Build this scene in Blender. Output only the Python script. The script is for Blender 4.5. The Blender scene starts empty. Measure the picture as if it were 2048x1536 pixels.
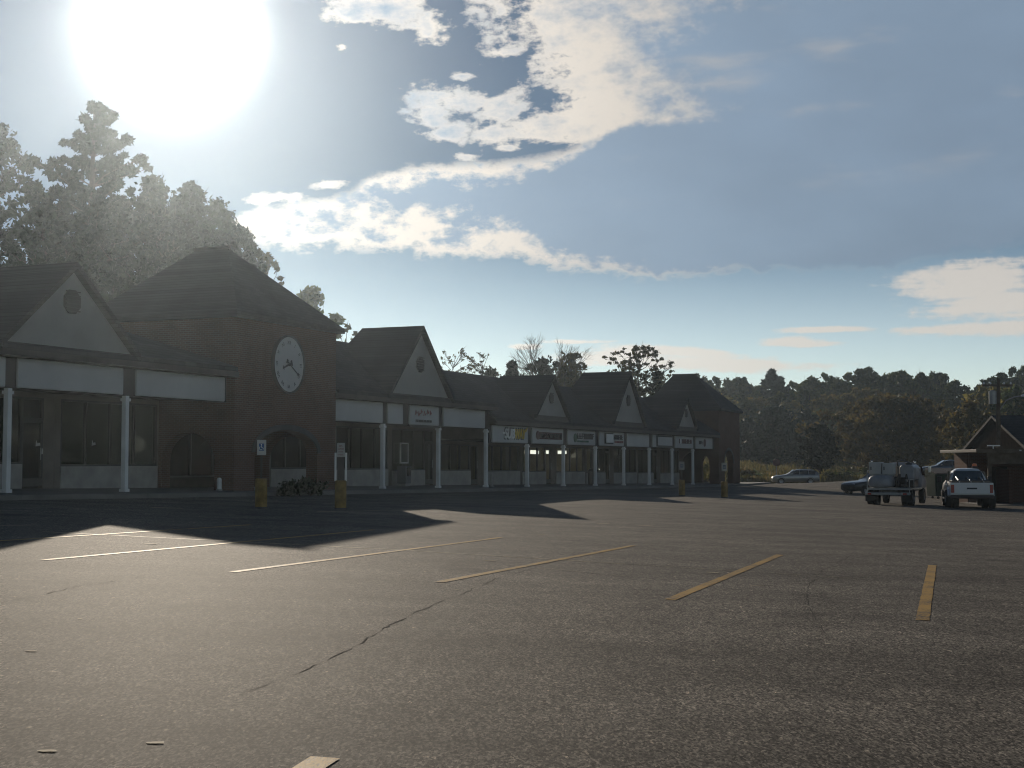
import bpy, math, random
import numpy as np
from mathutils import Vector, Matrix, Euler

R = math.radians
S = bpy.context.scene
COL = S.collection
CZ = 1.575                       # eye height above the ground under the camera
F = 2800.0                       # focal length in photo pixels
PITCH = math.atan((922 - 768) / F)
SUN_AZ, SUN_EL = -13.9, 16.9     # degrees; azimuth from +Y towards +X

# ------------------------------------------------------------------ geometry helpers
def ray(px, py):
    u, v = (px - 1024) / F, (768 - py) / F
    return Vector((u, math.cos(PITCH) - v * math.sin(PITCH), math.sin(PITCH) + v * math.cos(PITCH)))

def at(px, py, Y):
    d = ray(px, py)
    return Vector((0, 0, CZ)) + d * (Y / d.y)

def sstep(a, b, x):
    t = min(1, max(0, (x - a) / (b - a)))
    return t * t * (3 - 2 * t)

def gz(x, y):
    s = sstep(25, 55, y)
    xc = x
    if x < -25: xc = -25 - 20 * (1 - math.exp((x + 25) / 20))
    if x > 38: xc = 38 + 15 * (1 - math.exp(-(x - 38) / 15))
    z = .055 * s - (.037 - .007 * s) * xc
    z += sstep(148, 262, y) * 3.9
    z += 1.35 * math.exp(-((x - 39) ** 2 + (y - 122) ** 2) / (2 * 8 ** 2))
    return z

def on_ground(px, py):
    d = ray(px, py)
    lo, hi = 3.0, 400.0
    def h(t): 
        p = Vector((0, 0, CZ)) + d * (t / d.y)
        return p.z - gz(p.x, p.y)
    for _ in range(60):
        m = (lo + hi) / 2
        if h(m) > 0: lo = m
        else: hi = m
    p = Vector((0, 0, CZ)) + d * (lo / d.y)
    p.z = gz(p.x, p.y)
    return p

class MB:
    def __init__(self):
        self.v, self.f = [], []
    def add(self, vs, fs):
        o = len(self.v)
        self.v += [tuple(p) for p in vs]
        self.f += [tuple(i + o for i in q) for q in fs]
        return self
    def box(self, x0, x1, y0, y1, z0, z1):
        vs = [(x0,y0,z0),(x1,y0,z0),(x1,y1,z0),(x0,y1,z0),(x0,y0,z1),(x1,y0,z1),(x1,y1,z1),(x0,y1,z1)]
        return self.add(vs, [(0,3,2,1),(4,5,6,7),(0,1,5,4),(1,2,6,5),(2,3,7,6),(3,0,4,7)])
    def poly(self, pts):
        return self.add(pts, [tuple(range(len(pts)))])
    def prism(self, pts, vec):
        n = len(pts); vec = Vector(vec)
        a = [Vector(p) for p in pts]; b = [p + vec for p in a]
        return self.add(a + b, [tuple(range(n))[::-1], tuple(range(n, 2 * n))] + [(i, (i + 1) % n, n + (i + 1) % n, n + i) for i in range(n)])
    def tube(self, pts, rad, n=6, caps=True):
        pts = [Vector(p) for p in pts]
        if not hasattr(rad, '__len__'): rad = [rad] * len(pts)
        vs, fs = [], []
        prev = None
        for i, p in enumerate(pts):
            t = (pts[min(i + 1, len(pts) - 1)] - pts[max(i - 1, 0)])
            if t.length < 1e-9: t = Vector((0, 0, 1))
            t.normalize()
            a = prev if prev is not None and abs(prev.dot(t)) < .95 else (Vector((1, 0, 0)) if abs(t.x) < .9 else Vector((0, 1, 0)))
            a = (a - t * a.dot(t)).normalized(); prev = a
            b = t.cross(a)
            for k in range(n):
                w = 2 * math.pi * k / n
                vs.append(p + (a * math.cos(w) + b * math.sin(w)) * rad[i])
        for i in range(len(pts) - 1):
            for k in range(n):
                fs.append((i*n+k, i*n+(k+1)%n, (i+1)*n+(k+1)%n, (i+1)*n+k))
        if caps:
            fs.append(tuple(range(n))[::-1]); fs.append(tuple(range((len(pts)-1)*n, len(pts)*n)))
        return self.add(vs, fs)
    def lathe(self, prof, c=(0, 0, 0), n=24, axis='z'):
        vs, fs = [], []
        m = len(prof)
        for k in range(n):
            w = 2 * math.pi * k / n
            for r, h in prof:
                p = (r*math.cos(w), r*math.sin(w), h)
                if axis == 'y': p = (p[0], p[2], p[1])
                if axis == 'x': p = (p[2], p[0], p[1])
                vs.append((p[0]+c[0], p[1]+c[1], p[2]+c[2]))
        for k in range(n):
            for i in range(m - 1):
                a, b = k*m+i, ((k+1)%n)*m+i
                fs.append((a, b, b+1, a+1))
        return self.add(vs, fs)
    def build(self, name, mat, parent=None, smooth=False, bevel=0, sub=0):
        me = bpy.data.meshes.new(name)
        me.from_pydata(self.v, [], self.f)
        import bmesh
        bm = bmesh.new(); bm.from_mesh(me)
        bmesh.ops.recalc_face_normals(bm, faces=bm.faces)
        bm.to_mesh(me); bm.free()
        if smooth:
            me.polygons.foreach_set('use_smooth', [True] * len(me.polygons))
        o = bpy.data.objects.new(name, me); COL.objects.link(o)
        if mat: me.materials.append(mat)
        if parent: o.parent = parent
        if bevel:
            m = o.modifiers.new('b', 'BEVEL'); m.width = bevel; m.segments = 2; m.limit_method = 'ANGLE'
        if sub:
            m = o.modifiers.new('s', 'SUBSURF'); m.levels = sub; m.render_levels = sub
        return o

def fast_mesh(name, verts, quads, mat, parent=None):
    me = bpy.data.meshes.new(name)
    nv, nf = len(verts), len(quads)
    me.vertices.add(nv); me.vertices.foreach_set('co', np.asarray(verts, dtype=np.float32).ravel())
    me.loops.add(nf * 4); me.loops.foreach_set('vertex_index', np.asarray(quads, dtype=np.int32).ravel())
    me.polygons.add(nf)
    me.polygons.foreach_set('loop_start', np.arange(0, nf * 4, 4, dtype=np.int32))
    me.update(calc_edges=True)
    me.materials.append(mat)
    o = bpy.data.objects.new(name, me); COL.objects.link(o)
    if parent: o.parent = parent
    return o

def tag(o, label=None, cat=None, group=None, kind=None):
    if label: o['label'] = label
    if cat: o['category'] = cat
    if group: o['group'] = group
    if kind: o['kind'] = kind
    return o

def thing(name, loc, label, cat, group=None, rz=0.0, scale=None):
    o = bpy.data.objects.new(name, None); COL.objects.link(o)
    o.empty_display_size = .3
    o.location = loc; o.rotation_euler = (0, 0, rz)
    if scale: o.scale = scale
    return tag(o, label, cat, group)

def dup(root, loc, label=None, rz=None, scale=None):
    def cp(o, par):
        c = o.copy(); COL.objects.link(c); c.parent = par
        for ch in list(o.children): cp(ch, c)
        return c
    r = cp(root, None)
    r.location = loc
    if rz is not None: r.rotation_euler = (0, 0, rz)
    if scale: r.scale = scale
    if label: r['label'] = label
    return r

# ------------------------------------------------------------------ materials
def newmat(name):
    m = bpy.data.materials.new(name); m.use_nodes = True
    nt = m.node_tree; b = nt.nodes['Principled BSDF']
    return m, nt, b

def noise(nt, scale, detail=4, rough=.55, vec=None):
    n = nt.nodes.new('ShaderNodeTexNoise'); n.inputs['Scale'].default_value = scale
    n.inputs['Detail'].default_value = detail; n.inputs['Roughness'].default_value = rough
    if vec is None:
        t = nt.nodes.get('TC') or nt.nodes.new('ShaderNodeTexCoord'); t.name = 'TC'
        vec = t.outputs['Object']
    nt.links.new(vec, n.inputs['Vector'])
    return n.outputs['Fac']

def ramp(nt, fac, stops):
    r = nt.nodes.new('ShaderNodeValToRGB')
    el = r.color_ramp.elements
    while len(el) < len(stops): el.new(.5)
    for e, (p, c) in zip(el, stops):
        e.position = p; e.color = (*c, 1) if len(c) == 3 else c
    nt.links.new(fac, r.inputs['Fac'])
    return r.outputs['Color']

def mixc(nt, fac, a, b, mode='MIX'):
    n = nt.nodes.new('ShaderNodeMix'); n.data_type = 'RGBA'; n.blend_type = mode
    for s, v in ((n.inputs['Factor'], fac), (n.inputs[6], a), (n.inputs[7], b)):
        if hasattr(v, 'links'): nt.links.new(v, s)
        elif hasattr(v, '__len__'): s.default_value = (*v, 1)
        else: s.default_value = v
    return n.outputs[2]

def bump(nt, b, h, strength=.3, dist=.02):
    n = nt.nodes.new('ShaderNodeBump'); n.inputs['Strength'].default_value = strength
    n.inputs['Distance'].default_value = dist
    nt.links.new(h, n.inputs['Height']); nt.links.new(n.outputs[0], b.inputs['Normal'])

def plain(name, col, rough=.6, var=.25, sc=3.0, metal=0, spec=.5, bmp=0, coat=0):
    m, nt, b = newmat(name)
    n = noise(nt, sc, 6)
    lo = tuple(c * (1 - var) for c in col); hi = tuple(min(1, c * (1 + var)) for c in col)
    nt.links.new(ramp(nt, n, [(.3, lo), (.7, hi)]), b.inputs['Base Color'])
    b.inputs['Roughness'].default_value = rough; b.inputs['Metallic'].default_value = metal
    b.inputs['Specular IOR Level'].default_value = spec
    if coat: b.inputs['Coat Weight'].default_value = coat; b.inputs['Coat Roughness'].default_value = .06
    if bmp: bump(nt, b, noise(nt, sc * 12, 4), bmp, .01)
    return m

def asphalt():
    m, nt, b = newmat('asphalt')
    t = nt.nodes.new('ShaderNodeTexCoord'); t.name = 'TC'
    big = noise(nt, .09, 5, .6); mid = noise(nt, .9, 5, .6)
    mp = nt.nodes.new('ShaderNodeMapping'); mp.inputs['Scale'].default_value = (.05, .6, 1); mp.inputs['Rotation'].default_value = (0, 0, R(12))
    nt.links.new(t.outputs['Object'], mp.inputs['Vector'])
    streak = noise(nt, 1.0, 4, .6, mp.outputs[0])
    st = nt.nodes.new('ShaderNodeMapping'); st.inputs['Scale'].default_value = (1, .36, 1); nt.links.new(t.outputs['Object'], st.inputs['Vector'])
    grit = noise(nt, 42, 5, .85, st.outputs[0]); grit2 = noise(nt, 9, 5, .8, st.outputs[0])
    vo = nt.nodes.new('ShaderNodeTexVoronoi'); vo.inputs['Scale'].default_value = 82
    vo2 = nt.nodes.new('ShaderNodeTexVoronoi'); vo2.inputs['Scale'].default_value = 44
    for q in (vo, vo2): nt.links.new(st.outputs[0], q.inputs['Vector'])
    sx = nt.nodes.new('ShaderNodeSeparateColor'); nt.links.new(vo.outputs['Color'], sx.inputs[0])
    sy = nt.nodes.new('ShaderNodeSeparateColor'); nt.links.new(vo2.outputs['Color'], sy.inputs[0])
    stone, chip = sx.outputs[0], sy.outputs[0]
    c = ramp(nt, big, [(.3, (.138, .125, .107)), (.7, (.212, .190, .161))])
    c = mixc(nt, .6, c, ramp(nt, mid, [(.32, (.66, .66, .66)), (.68, (1.26, 1.26, 1.26))]), 'MULTIPLY')
    c = mixc(nt, .6, c, ramp(nt, streak, [(.35, (.62, .62, .62)), (.62, (1.25, 1.25, 1.25))]), 'MULTIPLY')
    stain = noise(nt, .42, 4, .5)
    c = mixc(nt, .8, c, ramp(nt, stain, [(.26, (.45, .45, .46)), (.36, (1, 1, 1))]), 'MULTIPLY')
    c = mixc(nt, .8, c, ramp(nt, grit2, [(.34, (.66, .66, .66)), (.5, (1, 1, 1)), (.66, (1.3, 1.29, 1.27))]), 'MULTIPLY')
    c = mixc(nt, 1, c, ramp(nt, grit, [(.34, (.30, .30, .30)), (.5, (.95, .95, .95)), (.66, (1.6, 1.58, 1.54))]), 'MULTIPLY')
    c = mixc(nt, 1, c, ramp(nt, stone, [(.0, (.25, .25, .25)), (.5, (.8, .8, .8)), (.85, (1.4, 1.39, 1.36)), (1, (2.0, 1.97, 1.9))]), 'MULTIPLY')
    c = mixc(nt, 1, c, ramp(nt, chip, [(.993, (1, 1, 1)), (1, (2.8, 2.7, 2.5))]), 'MULTIPLY')
    nt.links.new(c, b.inputs['Base Color'])
    b.inputs['Roughness'].default_value = .74
    b.inputs['Specular IOR Level'].default_value = .03
    mx = nt.nodes.new('ShaderNodeMath'); mx.operation = 'ADD'
    nt.links.new(stone, mx.inputs[0]); nt.links.new(grit, mx.inputs[1])
    bump(nt, b, mx.outputs[0], .45, .006)
    return m

def brick(name, c1, c2, mortar, scale=1.0):
    m, nt, b = newmat(name)
    t = nt.nodes.new('ShaderNodeTexCoord'); t.name = 'TC'
    # wall coordinates: horizontal run = x + y, height = z
    sx = nt.nodes.new('ShaderNodeSeparateXYZ'); nt.links.new(t.outputs['Object'], sx.inputs[0])
    ad = nt.nodes.new('ShaderNodeMath'); nt.links.new(sx.outputs[0], ad.inputs[0]); nt.links.new(sx.outputs[1], ad.inputs[1])
    cx = nt.nodes.new('ShaderNodeCombineXYZ'); nt.links.new(ad.outputs[0], cx.inputs[0]); nt.links.new(sx.outputs[2], cx.inputs[1])
    br = nt.nodes.new('ShaderNodeTexBrick'); nt.links.new(cx.outputs[0], br.inputs['Vector'])
    br.inputs['Scale'].default_value = scale
    br.inputs['Brick Width'].default_value = .22; br.inputs['Row Height'].default_value = .075
    br.inputs['Mortar Size'].default_value = .008
    br.inputs['Color1'].default_value = (*c1, 1); br.inputs['Color2'].default_value = (*c2, 1); br.inputs['Mortar'].default_value = (*mortar, 1)
    c = mixc(nt, .6, br.outputs['Color'], ramp(nt, noise(nt, .8, 5), [(.3, (.65, .65, .65)), (.7, (1.2, 1.2, 1.2))]), 'MULTIPLY')
    nt.links.new(c, b.inputs['Base Color']); b.inputs['Roughness'].default_value = .92; b.inputs['Specular IOR Level'].default_value = .1
    bump(nt, b, br.outputs['Fac'], .4, -.01)
    return m

def shingle():
    m, nt, b = newmat('roof_shingle')
    t = nt.nodes.new('ShaderNodeTexCoord'); t.name = 'TC'
    br = nt.nodes.new('ShaderNodeTexBrick')
    sx = nt.nodes.new('ShaderNodeSeparateXYZ'); nt.links.new(t.outputs['Object'], sx.inputs[0])
    cx = nt.nodes.new('ShaderNodeCombineXYZ'); nt.links.new(sx.outputs[0], cx.inputs[0]); nt.links.new(sx.outputs[2], cx.inputs[1])
    nt.links.new(cx.outputs[0], br.inputs['Vector']); br.inputs['Scale'].default_value = 1
    br.inputs['Brick Width'].default_value = .33; br.inputs['Row Height'].default_value = .12; br.inputs['Mortar Size'].default_value = .006
    br.inputs['Color1'].default_value = (.034, .035, .04, 1); br.inputs['Color2'].default_value = (.052, .052, .055, 1); br.inputs['Mortar'].default_value = (.012, .012, .013, 1)
    c = mixc(nt, .7, br.outputs['Color'], ramp(nt, noise(nt, .5, 6), [(.3, (.6, .6, .6)), (.7, (1.3, 1.3, 1.3))]), 'MULTIPLY')
    nt.links.new(c, b.inputs['Base Color']); b.inputs['Roughness'].default_value = .8; b.inputs['Specular IOR Level'].default_value = .1
    bump(nt, b, br.outputs['Fac'], .4, -.012)
    return m

def leafmat(name, cols, trans=.35):
    m, nt, b = newmat(name)
    oi = nt.nodes.new('ShaderNodeObjectInfo')
    geo = nt.nodes.new('ShaderNodeNewGeometry')
    t = nt.nodes.new('ShaderNodeTexCoord'); t.name = 'TC'
    n = noise(nt, .55, 3)
    ad = nt.nodes.new('ShaderNodeMath'); ad.operation = 'ADD'
    mul = nt.nodes.new('ShaderNodeMath'); mul.operation = 'MULTIPLY_ADD'; mul.inputs[1].default_value = .45; mul.inputs[2].default_value = -.22
    nt.links.new(geo.outputs['Random Per Island'], mul.inputs[0])
    nt.links.new(n, ad.inputs[0]); nt.links.new(mul.outputs[0], ad.inputs[1])
    k = len(cols)
    c = ramp(nt, ad.outputs[0], [(.25 + .5 * i / max(1, k - 1), col) for i, col in enumerate(cols)])
    hs = nt.nodes.new('ShaderNodeHueSaturation')
    mr = nt.nodes.new('ShaderNodeMapRange'); mr.inputs[3].default_value = .65; mr.inputs[4].default_value = 1.35
    nt.links.new(oi.outputs['Random'], mr.inputs[0]); nt.links.new(mr.outputs[0], hs.inputs['Value'])
    mr2 = nt.nodes.new('ShaderNodeMapRange'); mr2.inputs[3].default_value = .49; mr2.inputs[4].default_value = .515
    nt.links.new(oi.outputs['Random'], mr2.inputs[0]); nt.links.new(mr2.outputs[0], hs.inputs['Hue'])
    nt.links.new(c, hs.inputs['Color']); c = hs.outputs[0]
    nt.links.new(c, b.inputs['Base Color']); b.inputs['Roughness'].default_value = .65; b.inputs['Specular IOR Level'].default_value = .2
    tr = nt.nodes.new('ShaderNodeBsdfTranslucent'); nt.links.new(c, tr.inputs['Color'])
    mx = nt.nodes.new('ShaderNodeMixShader'); mx.inputs[0].default_value = trans
    out = nt.nodes['Material Output']
    nt.links.new(b.outputs[0], mx.inputs[1]); nt.links.new(tr.outputs[0], mx.inputs[2]); nt.links.new(mx.outputs[0], out.inputs['Surface'])
    return m

def glassmat(name, tint=(.55, .6, .6), rough=.03):
    m, nt, b = newmat(name)
    tr = nt.nodes.new('ShaderNodeBsdfTransparent'); tr.inputs[0].default_value = (*tint, 1)
    gl = nt.nodes.new('ShaderNodeBsdfGlossy'); gl.inputs['Roughness'].default_value = rough
    fr = nt.nodes.new('ShaderNodeFresnel'); fr.inputs[0].default_value = 1.5
    mx = nt.nodes.new('ShaderNodeMixShader')
    ge = nt.nodes.new('ShaderNodeNewGeometry'); ml = nt.nodes.new('ShaderNodeMath'); ml.operation = 'MULTIPLY'; iv = nt.nodes.new('ShaderNodeMath'); iv.operation = 'SUBTRACT'; iv.inputs[0].default_value = 1
    nt.links.new(ge.outputs['Backfacing'], iv.inputs[1]); nt.links.new(fr.outputs[0], ml.inputs[0]); nt.links.new(iv.outputs[0], ml.inputs[1])
    nt.links.new(ml.outputs[0], mx.inputs[0]); nt.links.new(tr.outputs[0], mx.inputs[1]); nt.links.new(gl.outputs[0], mx.inputs[2])
    nt.links.new(mx.outputs[0], nt.nodes['Material Output'].inputs['Surface'])
    return m

def emit(name, col, s):
    m, nt, b = newmat(name)
    b.inputs['Emission Color'].default_value = (*col, 1); b.inputs['Emission Strength'].default_value = s
    b.inputs['Base Color'].default_value = (*col, 1)
    return m

M = dict(
    asphalt=asphalt(), brick=brick('brown_brick', (.12, .058, .042), (.09, .045, .035), (.13, .11, .1)),
    shingle=shingle(),
    stucco=plain('pale_stucco', (.28, .27, .25), .85, .12, .8, bmp=.2),
    panel=plain('white_panel', (.44, .44, .43), .5, .10, .5),
    white=plain('white_paint', (.72, .72, .70), .45, .12, 1.2),
    trim=plain('dark_trim', (.045, .036, .034), .7, .3, 2),
    bulk=plain('bulkhead_stone', (.33, .32, .30), .85, .22, 1.5, bmp=.4),
    wall=plain('storefront_wall', (.16, .135, .12), .85, .2, 1.2),
    frame=plain('bronze_frame', (.05, .048, .046), .4, .2, 4),
    concrete=plain('concrete', (.15, .145, .135), .85, .2, .7, bmp=.3),
    beige=plain('beige_wall', (.45, .36, .22), .8, .1, 1),
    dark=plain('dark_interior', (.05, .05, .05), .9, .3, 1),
    glass=glassmat('shop_glass', (.72, .76, .75)),
    carglass=plain('car_glass', (.012, .014, .016), .05, .2, 3, spec=.8),
    yellow=plain('worn_yellow_paint', (.22, .14, .04), .8, .4, 5, bmp=.3, spec=.2),
    line=None,
    black=plain('black_paint', (.012, .012, .014), .3, .2, 3, coat=.5),
    silver=plain('silver_paint', (.36, .35, .32), .3, .08, 2, metal=.5, coat=.6),
    carwhite=plain('white_car_paint', (.68, .69, .70), .3, .06, 1.5, coat=.6),
    gray=plain('gray_car_paint', (.14, .15, .17), .3, .08, 2, metal=.4, coat=.6),
    green=plain('dark_green_paint', (.018, .045, .034), .8, .2, 3, spec=.1),
    rubber=plain('tyre_rubber', (.018, .018, .018), .85, .25, 6),
    rim=plain('wheel_rim', (.4, .4, .4), .35, .15, 6, metal=.8),
    chrome=plain('chrome', (.6, .6, .6), .2, .05, 3, metal=1),
    red=plain('red_lens', (.3, .015, .012), .25, .1, 4),
    orange=plain('orange_lens', (.75, .16, .02), .3, .1, 4),
    lens=plain('clear_lens', (.6, .62, .65), .15, .1, 4),
    steel=plain('galvanised_steel', (.30, .31, .31), .5, .2, 4, metal=.6),
    wood=plain('weathered_wood', (.11, .09, .07), .9, .3, 3, bmp=.3, spec=.05),
    darkwood=plain('dark_brown_wood', (.026, .021, .018), .95, .3, 3, bmp=.3, spec=0),
    bark=plain('bark', (.055, .045, .037), .9, .35, 4, bmp=.5),
    palebark=plain('pale_bark', (.11, .095, .08), .9, .3, 4, bmp=.5),
    ink=plain('black_ink', (.02, .02, .022), .6, .1, 4),
    maroon=plain('maroon_letters', (.075, .02, .022), .6, .2, 4),
    sgreen=plain('green_letters', (.03, .10, .06), .6, .2, 4),
    sred=plain('red_letters', (.20, .05, .05), .6, .15, 4),
    sblue=plain('blue_symbol', (.04, .10, .25), .6, .15, 4),
    yel=plain('yellow_letters', (.62, .42, .02), .5, .1, 4),
    litter=plain('pale_litter', (.75, .66, .48), .8, .25, 20),
    crack=plain('crack_fill', (.062, .058, .053), .95, .3, 8, spec=.02),
    lamp=emit('shop_ceiling_lamp', (1, .93, .8), 1.6), glint_bead=emit('glint_glow', (1, .95, .85), 4),  # the second glow is for the added window glints, no real lamp
    truck=plain('grey_white_truck_paint', (.25, .26, .28), .5, .2, 2.5, coat=.2), fadedblue=plain('faded_blue', (.10, .13, .17), .7, .2, 4),
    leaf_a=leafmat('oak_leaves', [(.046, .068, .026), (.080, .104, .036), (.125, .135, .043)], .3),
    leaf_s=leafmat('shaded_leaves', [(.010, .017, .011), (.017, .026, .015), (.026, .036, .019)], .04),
    leaf_b=leafmat('maple_leaves', [(.032, .038, .016), (.060, .058, .022), (.10, .078, .028)]),
    leaf_c=leafmat('autumn_leaves', [(.095, .095, .034), (.165, .14, .046), (.23, .165, .05)], .45),
    leaf_d=leafmat('dark_leaves', [(.010, .017, .009), (.016, .026, .013), (.026, .036, .016)], .12),
    needles=leafmat('pine_needles', [(.012, .022, .014), (.019, .031, .018), (.03, .044, .023)], .1),
    grassy=leafmat('dry_grass_blades', [(.08, .085, .03), (.15, .125, .045), (.21, .15, .065)], .4),
)

def grass_ground():
    m, nt, b = newmat('meadow_ground')
    t = nt.nodes.new('ShaderNodeTexCoord'); t.name = 'TC'
    c = ramp(nt, noise(nt, .06, 6, .65), [(.3, (.035, .045, .016)), (.5, (.07, .065, .026)), (.7, (.10, .075, .036))])
    c = mixc(nt, .7, c, ramp(nt, noise(nt, 1.6, 5), [(.3, (.5, .5, .5)), (.7, (1.4, 1.4, 1.4))]), 'MULTIPLY')
    nt.links.new(c, b.inputs['Base Color']); b.inputs['Roughness'].default_value = .95; b.inputs['Specular IOR Level'].default_value = .1
    bump(nt, b, noise(nt, 3, 5), 1, .15)
    return m
M['meadow'] = grass_ground()
M['litter'] = leafmat('pale_dry_leaf', [(.55, .46, .30), (.75, .66, .48)], .6)

def line_paint(name, col, lo, hi):
    m, nt, b = newmat(name)
    t = nt.nodes.new('ShaderNodeTexCoord'); t.name = 'TC'
    st = nt.nodes.new('ShaderNodeMapping'); st.inputs['Scale'].default_value = (1, .36, 1); nt.links.new(t.outputs['Object'], st.inputs['Vector'])
    w = noise(nt, 38, 5, .8, st.outputs[0]); w2 = noise(nt, 1.1, 5, .7)
    ad = nt.nodes.new('ShaderNodeMath'); ad.operation = 'MULTIPLY_ADD'; ad.inputs[1].default_value = .9
    nt.links.new(w2, ad.inputs[0]); nt.links.new(w, ad.inputs[2])
    c = ramp(nt, ad.outputs[0], [(lo, (.085, .08, .074)), (hi, col)])
    nt.links.new(c, b.inputs['Base Color']); b.inputs['Roughness'].default_value = .6; b.inputs['Specular IOR Level'].default_value = .05
    bump(nt, b, w, .4, .005)
    return m
M['line'] = line_paint('yellow_line_paint', (.46, .28, .07), .74, 1.06)
M['wline'] = line_paint('pale_line_paint', (.50, .42, .27), .76, 1.05)
M['fline'] = line_paint('faded_line_paint', (.34, .29, .2), .84, 1.12)
HAZE_D, HAZE_G = .00031, .85
SKY_AIR, SKY_DUST, SKY_GAIN = 1.0, .05, .27
CREAM, GREY, GREY_LOW = (4.7, 4.3, 3.85), (1.66, 2.26, 3.04), (1.66, 2.28, 3.02)
SUN_E, EXPO = 2.6, 0.3
# ------------------------------------------------------------------ the plaza frame: s runs along the shop fronts, b runs into the building
BAY = 5.5
FO = Vector((-5.55, 61.2, 0))
U = Vector((.3922, .92, 0)); BK = Vector((-.92, .3922, 0))
FROT = math.atan2(U.y, U.x)
def fw(s, b, z=0): return FO + U * s + BK * b + Vector((0, 0, z))
def gs(s, b): p = fw(s, b); return gz(p.x, p.y)
def tpx(px): return (770 - px) / (.0827 * px - 183.4)
WALK_IN = 3.0          # shop windows stand 3 m behind the columns

def sidewalk():
    m = MB(); s = -40.0; b0, b1 = -1.25, WALK_IN + .1
    while s < 70:
        e = s + 2.745
        pts = [fw(s, b0), fw(e, b0), fw(e, b1), fw(s, b1)]
        zz = [gs(s, b0), gs(e, b0), gs(e, b1), gs(s, b1)]
        top = [(p.x, p.y, z + .15) for p, z in zip(pts, zz)]
        bot = [(p.x, p.y, z - .3) for p, z in zip(pts, zz)]
        m.add(bot + top, [(0,3,2,1),(4,5,6,7),(0,1,5,4),(1,2,6,5),(2,3,7,6),(3,0,4,7)])
        s += 2.75
    tag(m.build('sidewalk', M['concrete'], bevel=.015), kind='structure')

def root_at(name, s, label, cat, group=None, b=0.0):
    p = fw(s, b)
    return thing(name, (p.x, p.y, 0), label, cat, group, FROT)

def dormer(root, s0, sc, w, zb, h, L, hip):
    """gabled roof dormer in facade coordinates; s0 = root's s"""
    c = sc - s0; hw = w / 2; f = -.32
    k = h / hw
    th = .14; ov = .22
    m = MB()
    for sg in (-1, 1):
        a = (c + sg * (hw + ov), zb - ov * k); t = (c, zb + h)
        fr = [(a[0], f - .22, a[1]), (t[0], f - .22, t[1]), (t[0], f - .22, t[1] + th * 1.5), (a[0] - 0*sg, f - .22, a[1] + th * 1.5)]
        m.prism(fr, (0, L + .22, 0))
    if hip:
        w0, zt_, ze_ = hw + ov, zb + h + th * 1.45, zb - ov * k + th * 1.45
        m.add([(c - w0, f + L - .01, ze_), (c, f + L - .01, zt_), (c - w0, f + L + 1.3, ze_), (c + w0, f + L - .01, ze_), (c + w0, f + L + 1.3, ze_)], [(0, 1, 2), (3, 4, 1), (2, 1, 4)])
    d = m.build('dormer', M['shingle'], root)
    g = MB().prism([(c - hw + .02, f, zb), (c + hw - .02, f, zb), (c, f, zb + h - .03)], (0, .12, 0)).build('gable_front', M['stucco'], d)
    r = .39 if hip else .33
    v = MB(); zc = zb + (1.40 if hip else 1.0)
    oc = [(c + r * math.cos(R(22.5 + 45 * i)), zc + r * math.sin(R(22.5 + 45 * i))) for i in range(8)]
    v.prism([(x, f - .05, z) for x, z in oc], (0, .04, 0))
    for i in range(6):
        z = zc - r * .75 + i * r * .3
        v.box(c - r * .8, c + r * .8, f - .085, f - .05, z, z + .035)
    v.build('vent', M['trim'], d)
    MB().box(c - hw - .25, c + hw + .25, f - .06, f + .25, zb - .33, zb - .003).build('gable_beam', M['trim'], d)

def window(root, x0, x1, z0, z1, b, mull=None):
    w = MB().box(x0 + .04, x1 - .04, b, b + .012, z0 + .04, z1 - .04).build('window', M['glass'], root)
    m = MB(); t = .07; d0, d1 = b - .05, b + .06
    m.box(x0, x1, d0, d1, z0, z0 + t).box(x0, x1, d0, d1, z1 - t, z1)
    m.box(x0, x0 + t, d0, d1, z0 + t, z1 - t).box(x1 - t, x1, d0, d1, z0 + t, z1 - t)
    n = mull if mull is not None else max(1, round((x1 - x0) / 1.3))
    for i in range(1, n):
        x = x0 + (x1 - x0) * i / n
        m.box(x - .03, x + .03, d0, d1, z0 + t, z1 - t)
    m.build('frame', M['frame'], w)

def door(root, x0, x1, z0, z1, b):
    d = MB().box(x0 + .09, x1 - .09, b, b + .012, z0 + .25, z1 - .1).build('door', M['glass'], root)
    m = MB(); d0, d1 = b - .04, b + .05
    m.box(x0, x0 + .09, d0, d1, z0, z1).box(x1 - .09, x1, d0, d1, z0, z1).box(x0 + .09, x1 - .09, d0, d1, z1 - .1, z1).box(x0 + .09, x1 - .09, d0, d1, z0, z0 + .25)
    m.build('frame', M['frame'], d)
    MB().tube([(x1 - .16, b - .09, z0 + .85), (x1 - .16, b - .09, z0 + 1.25)], .018, 6).build('handle', M['steel'], d)

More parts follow.
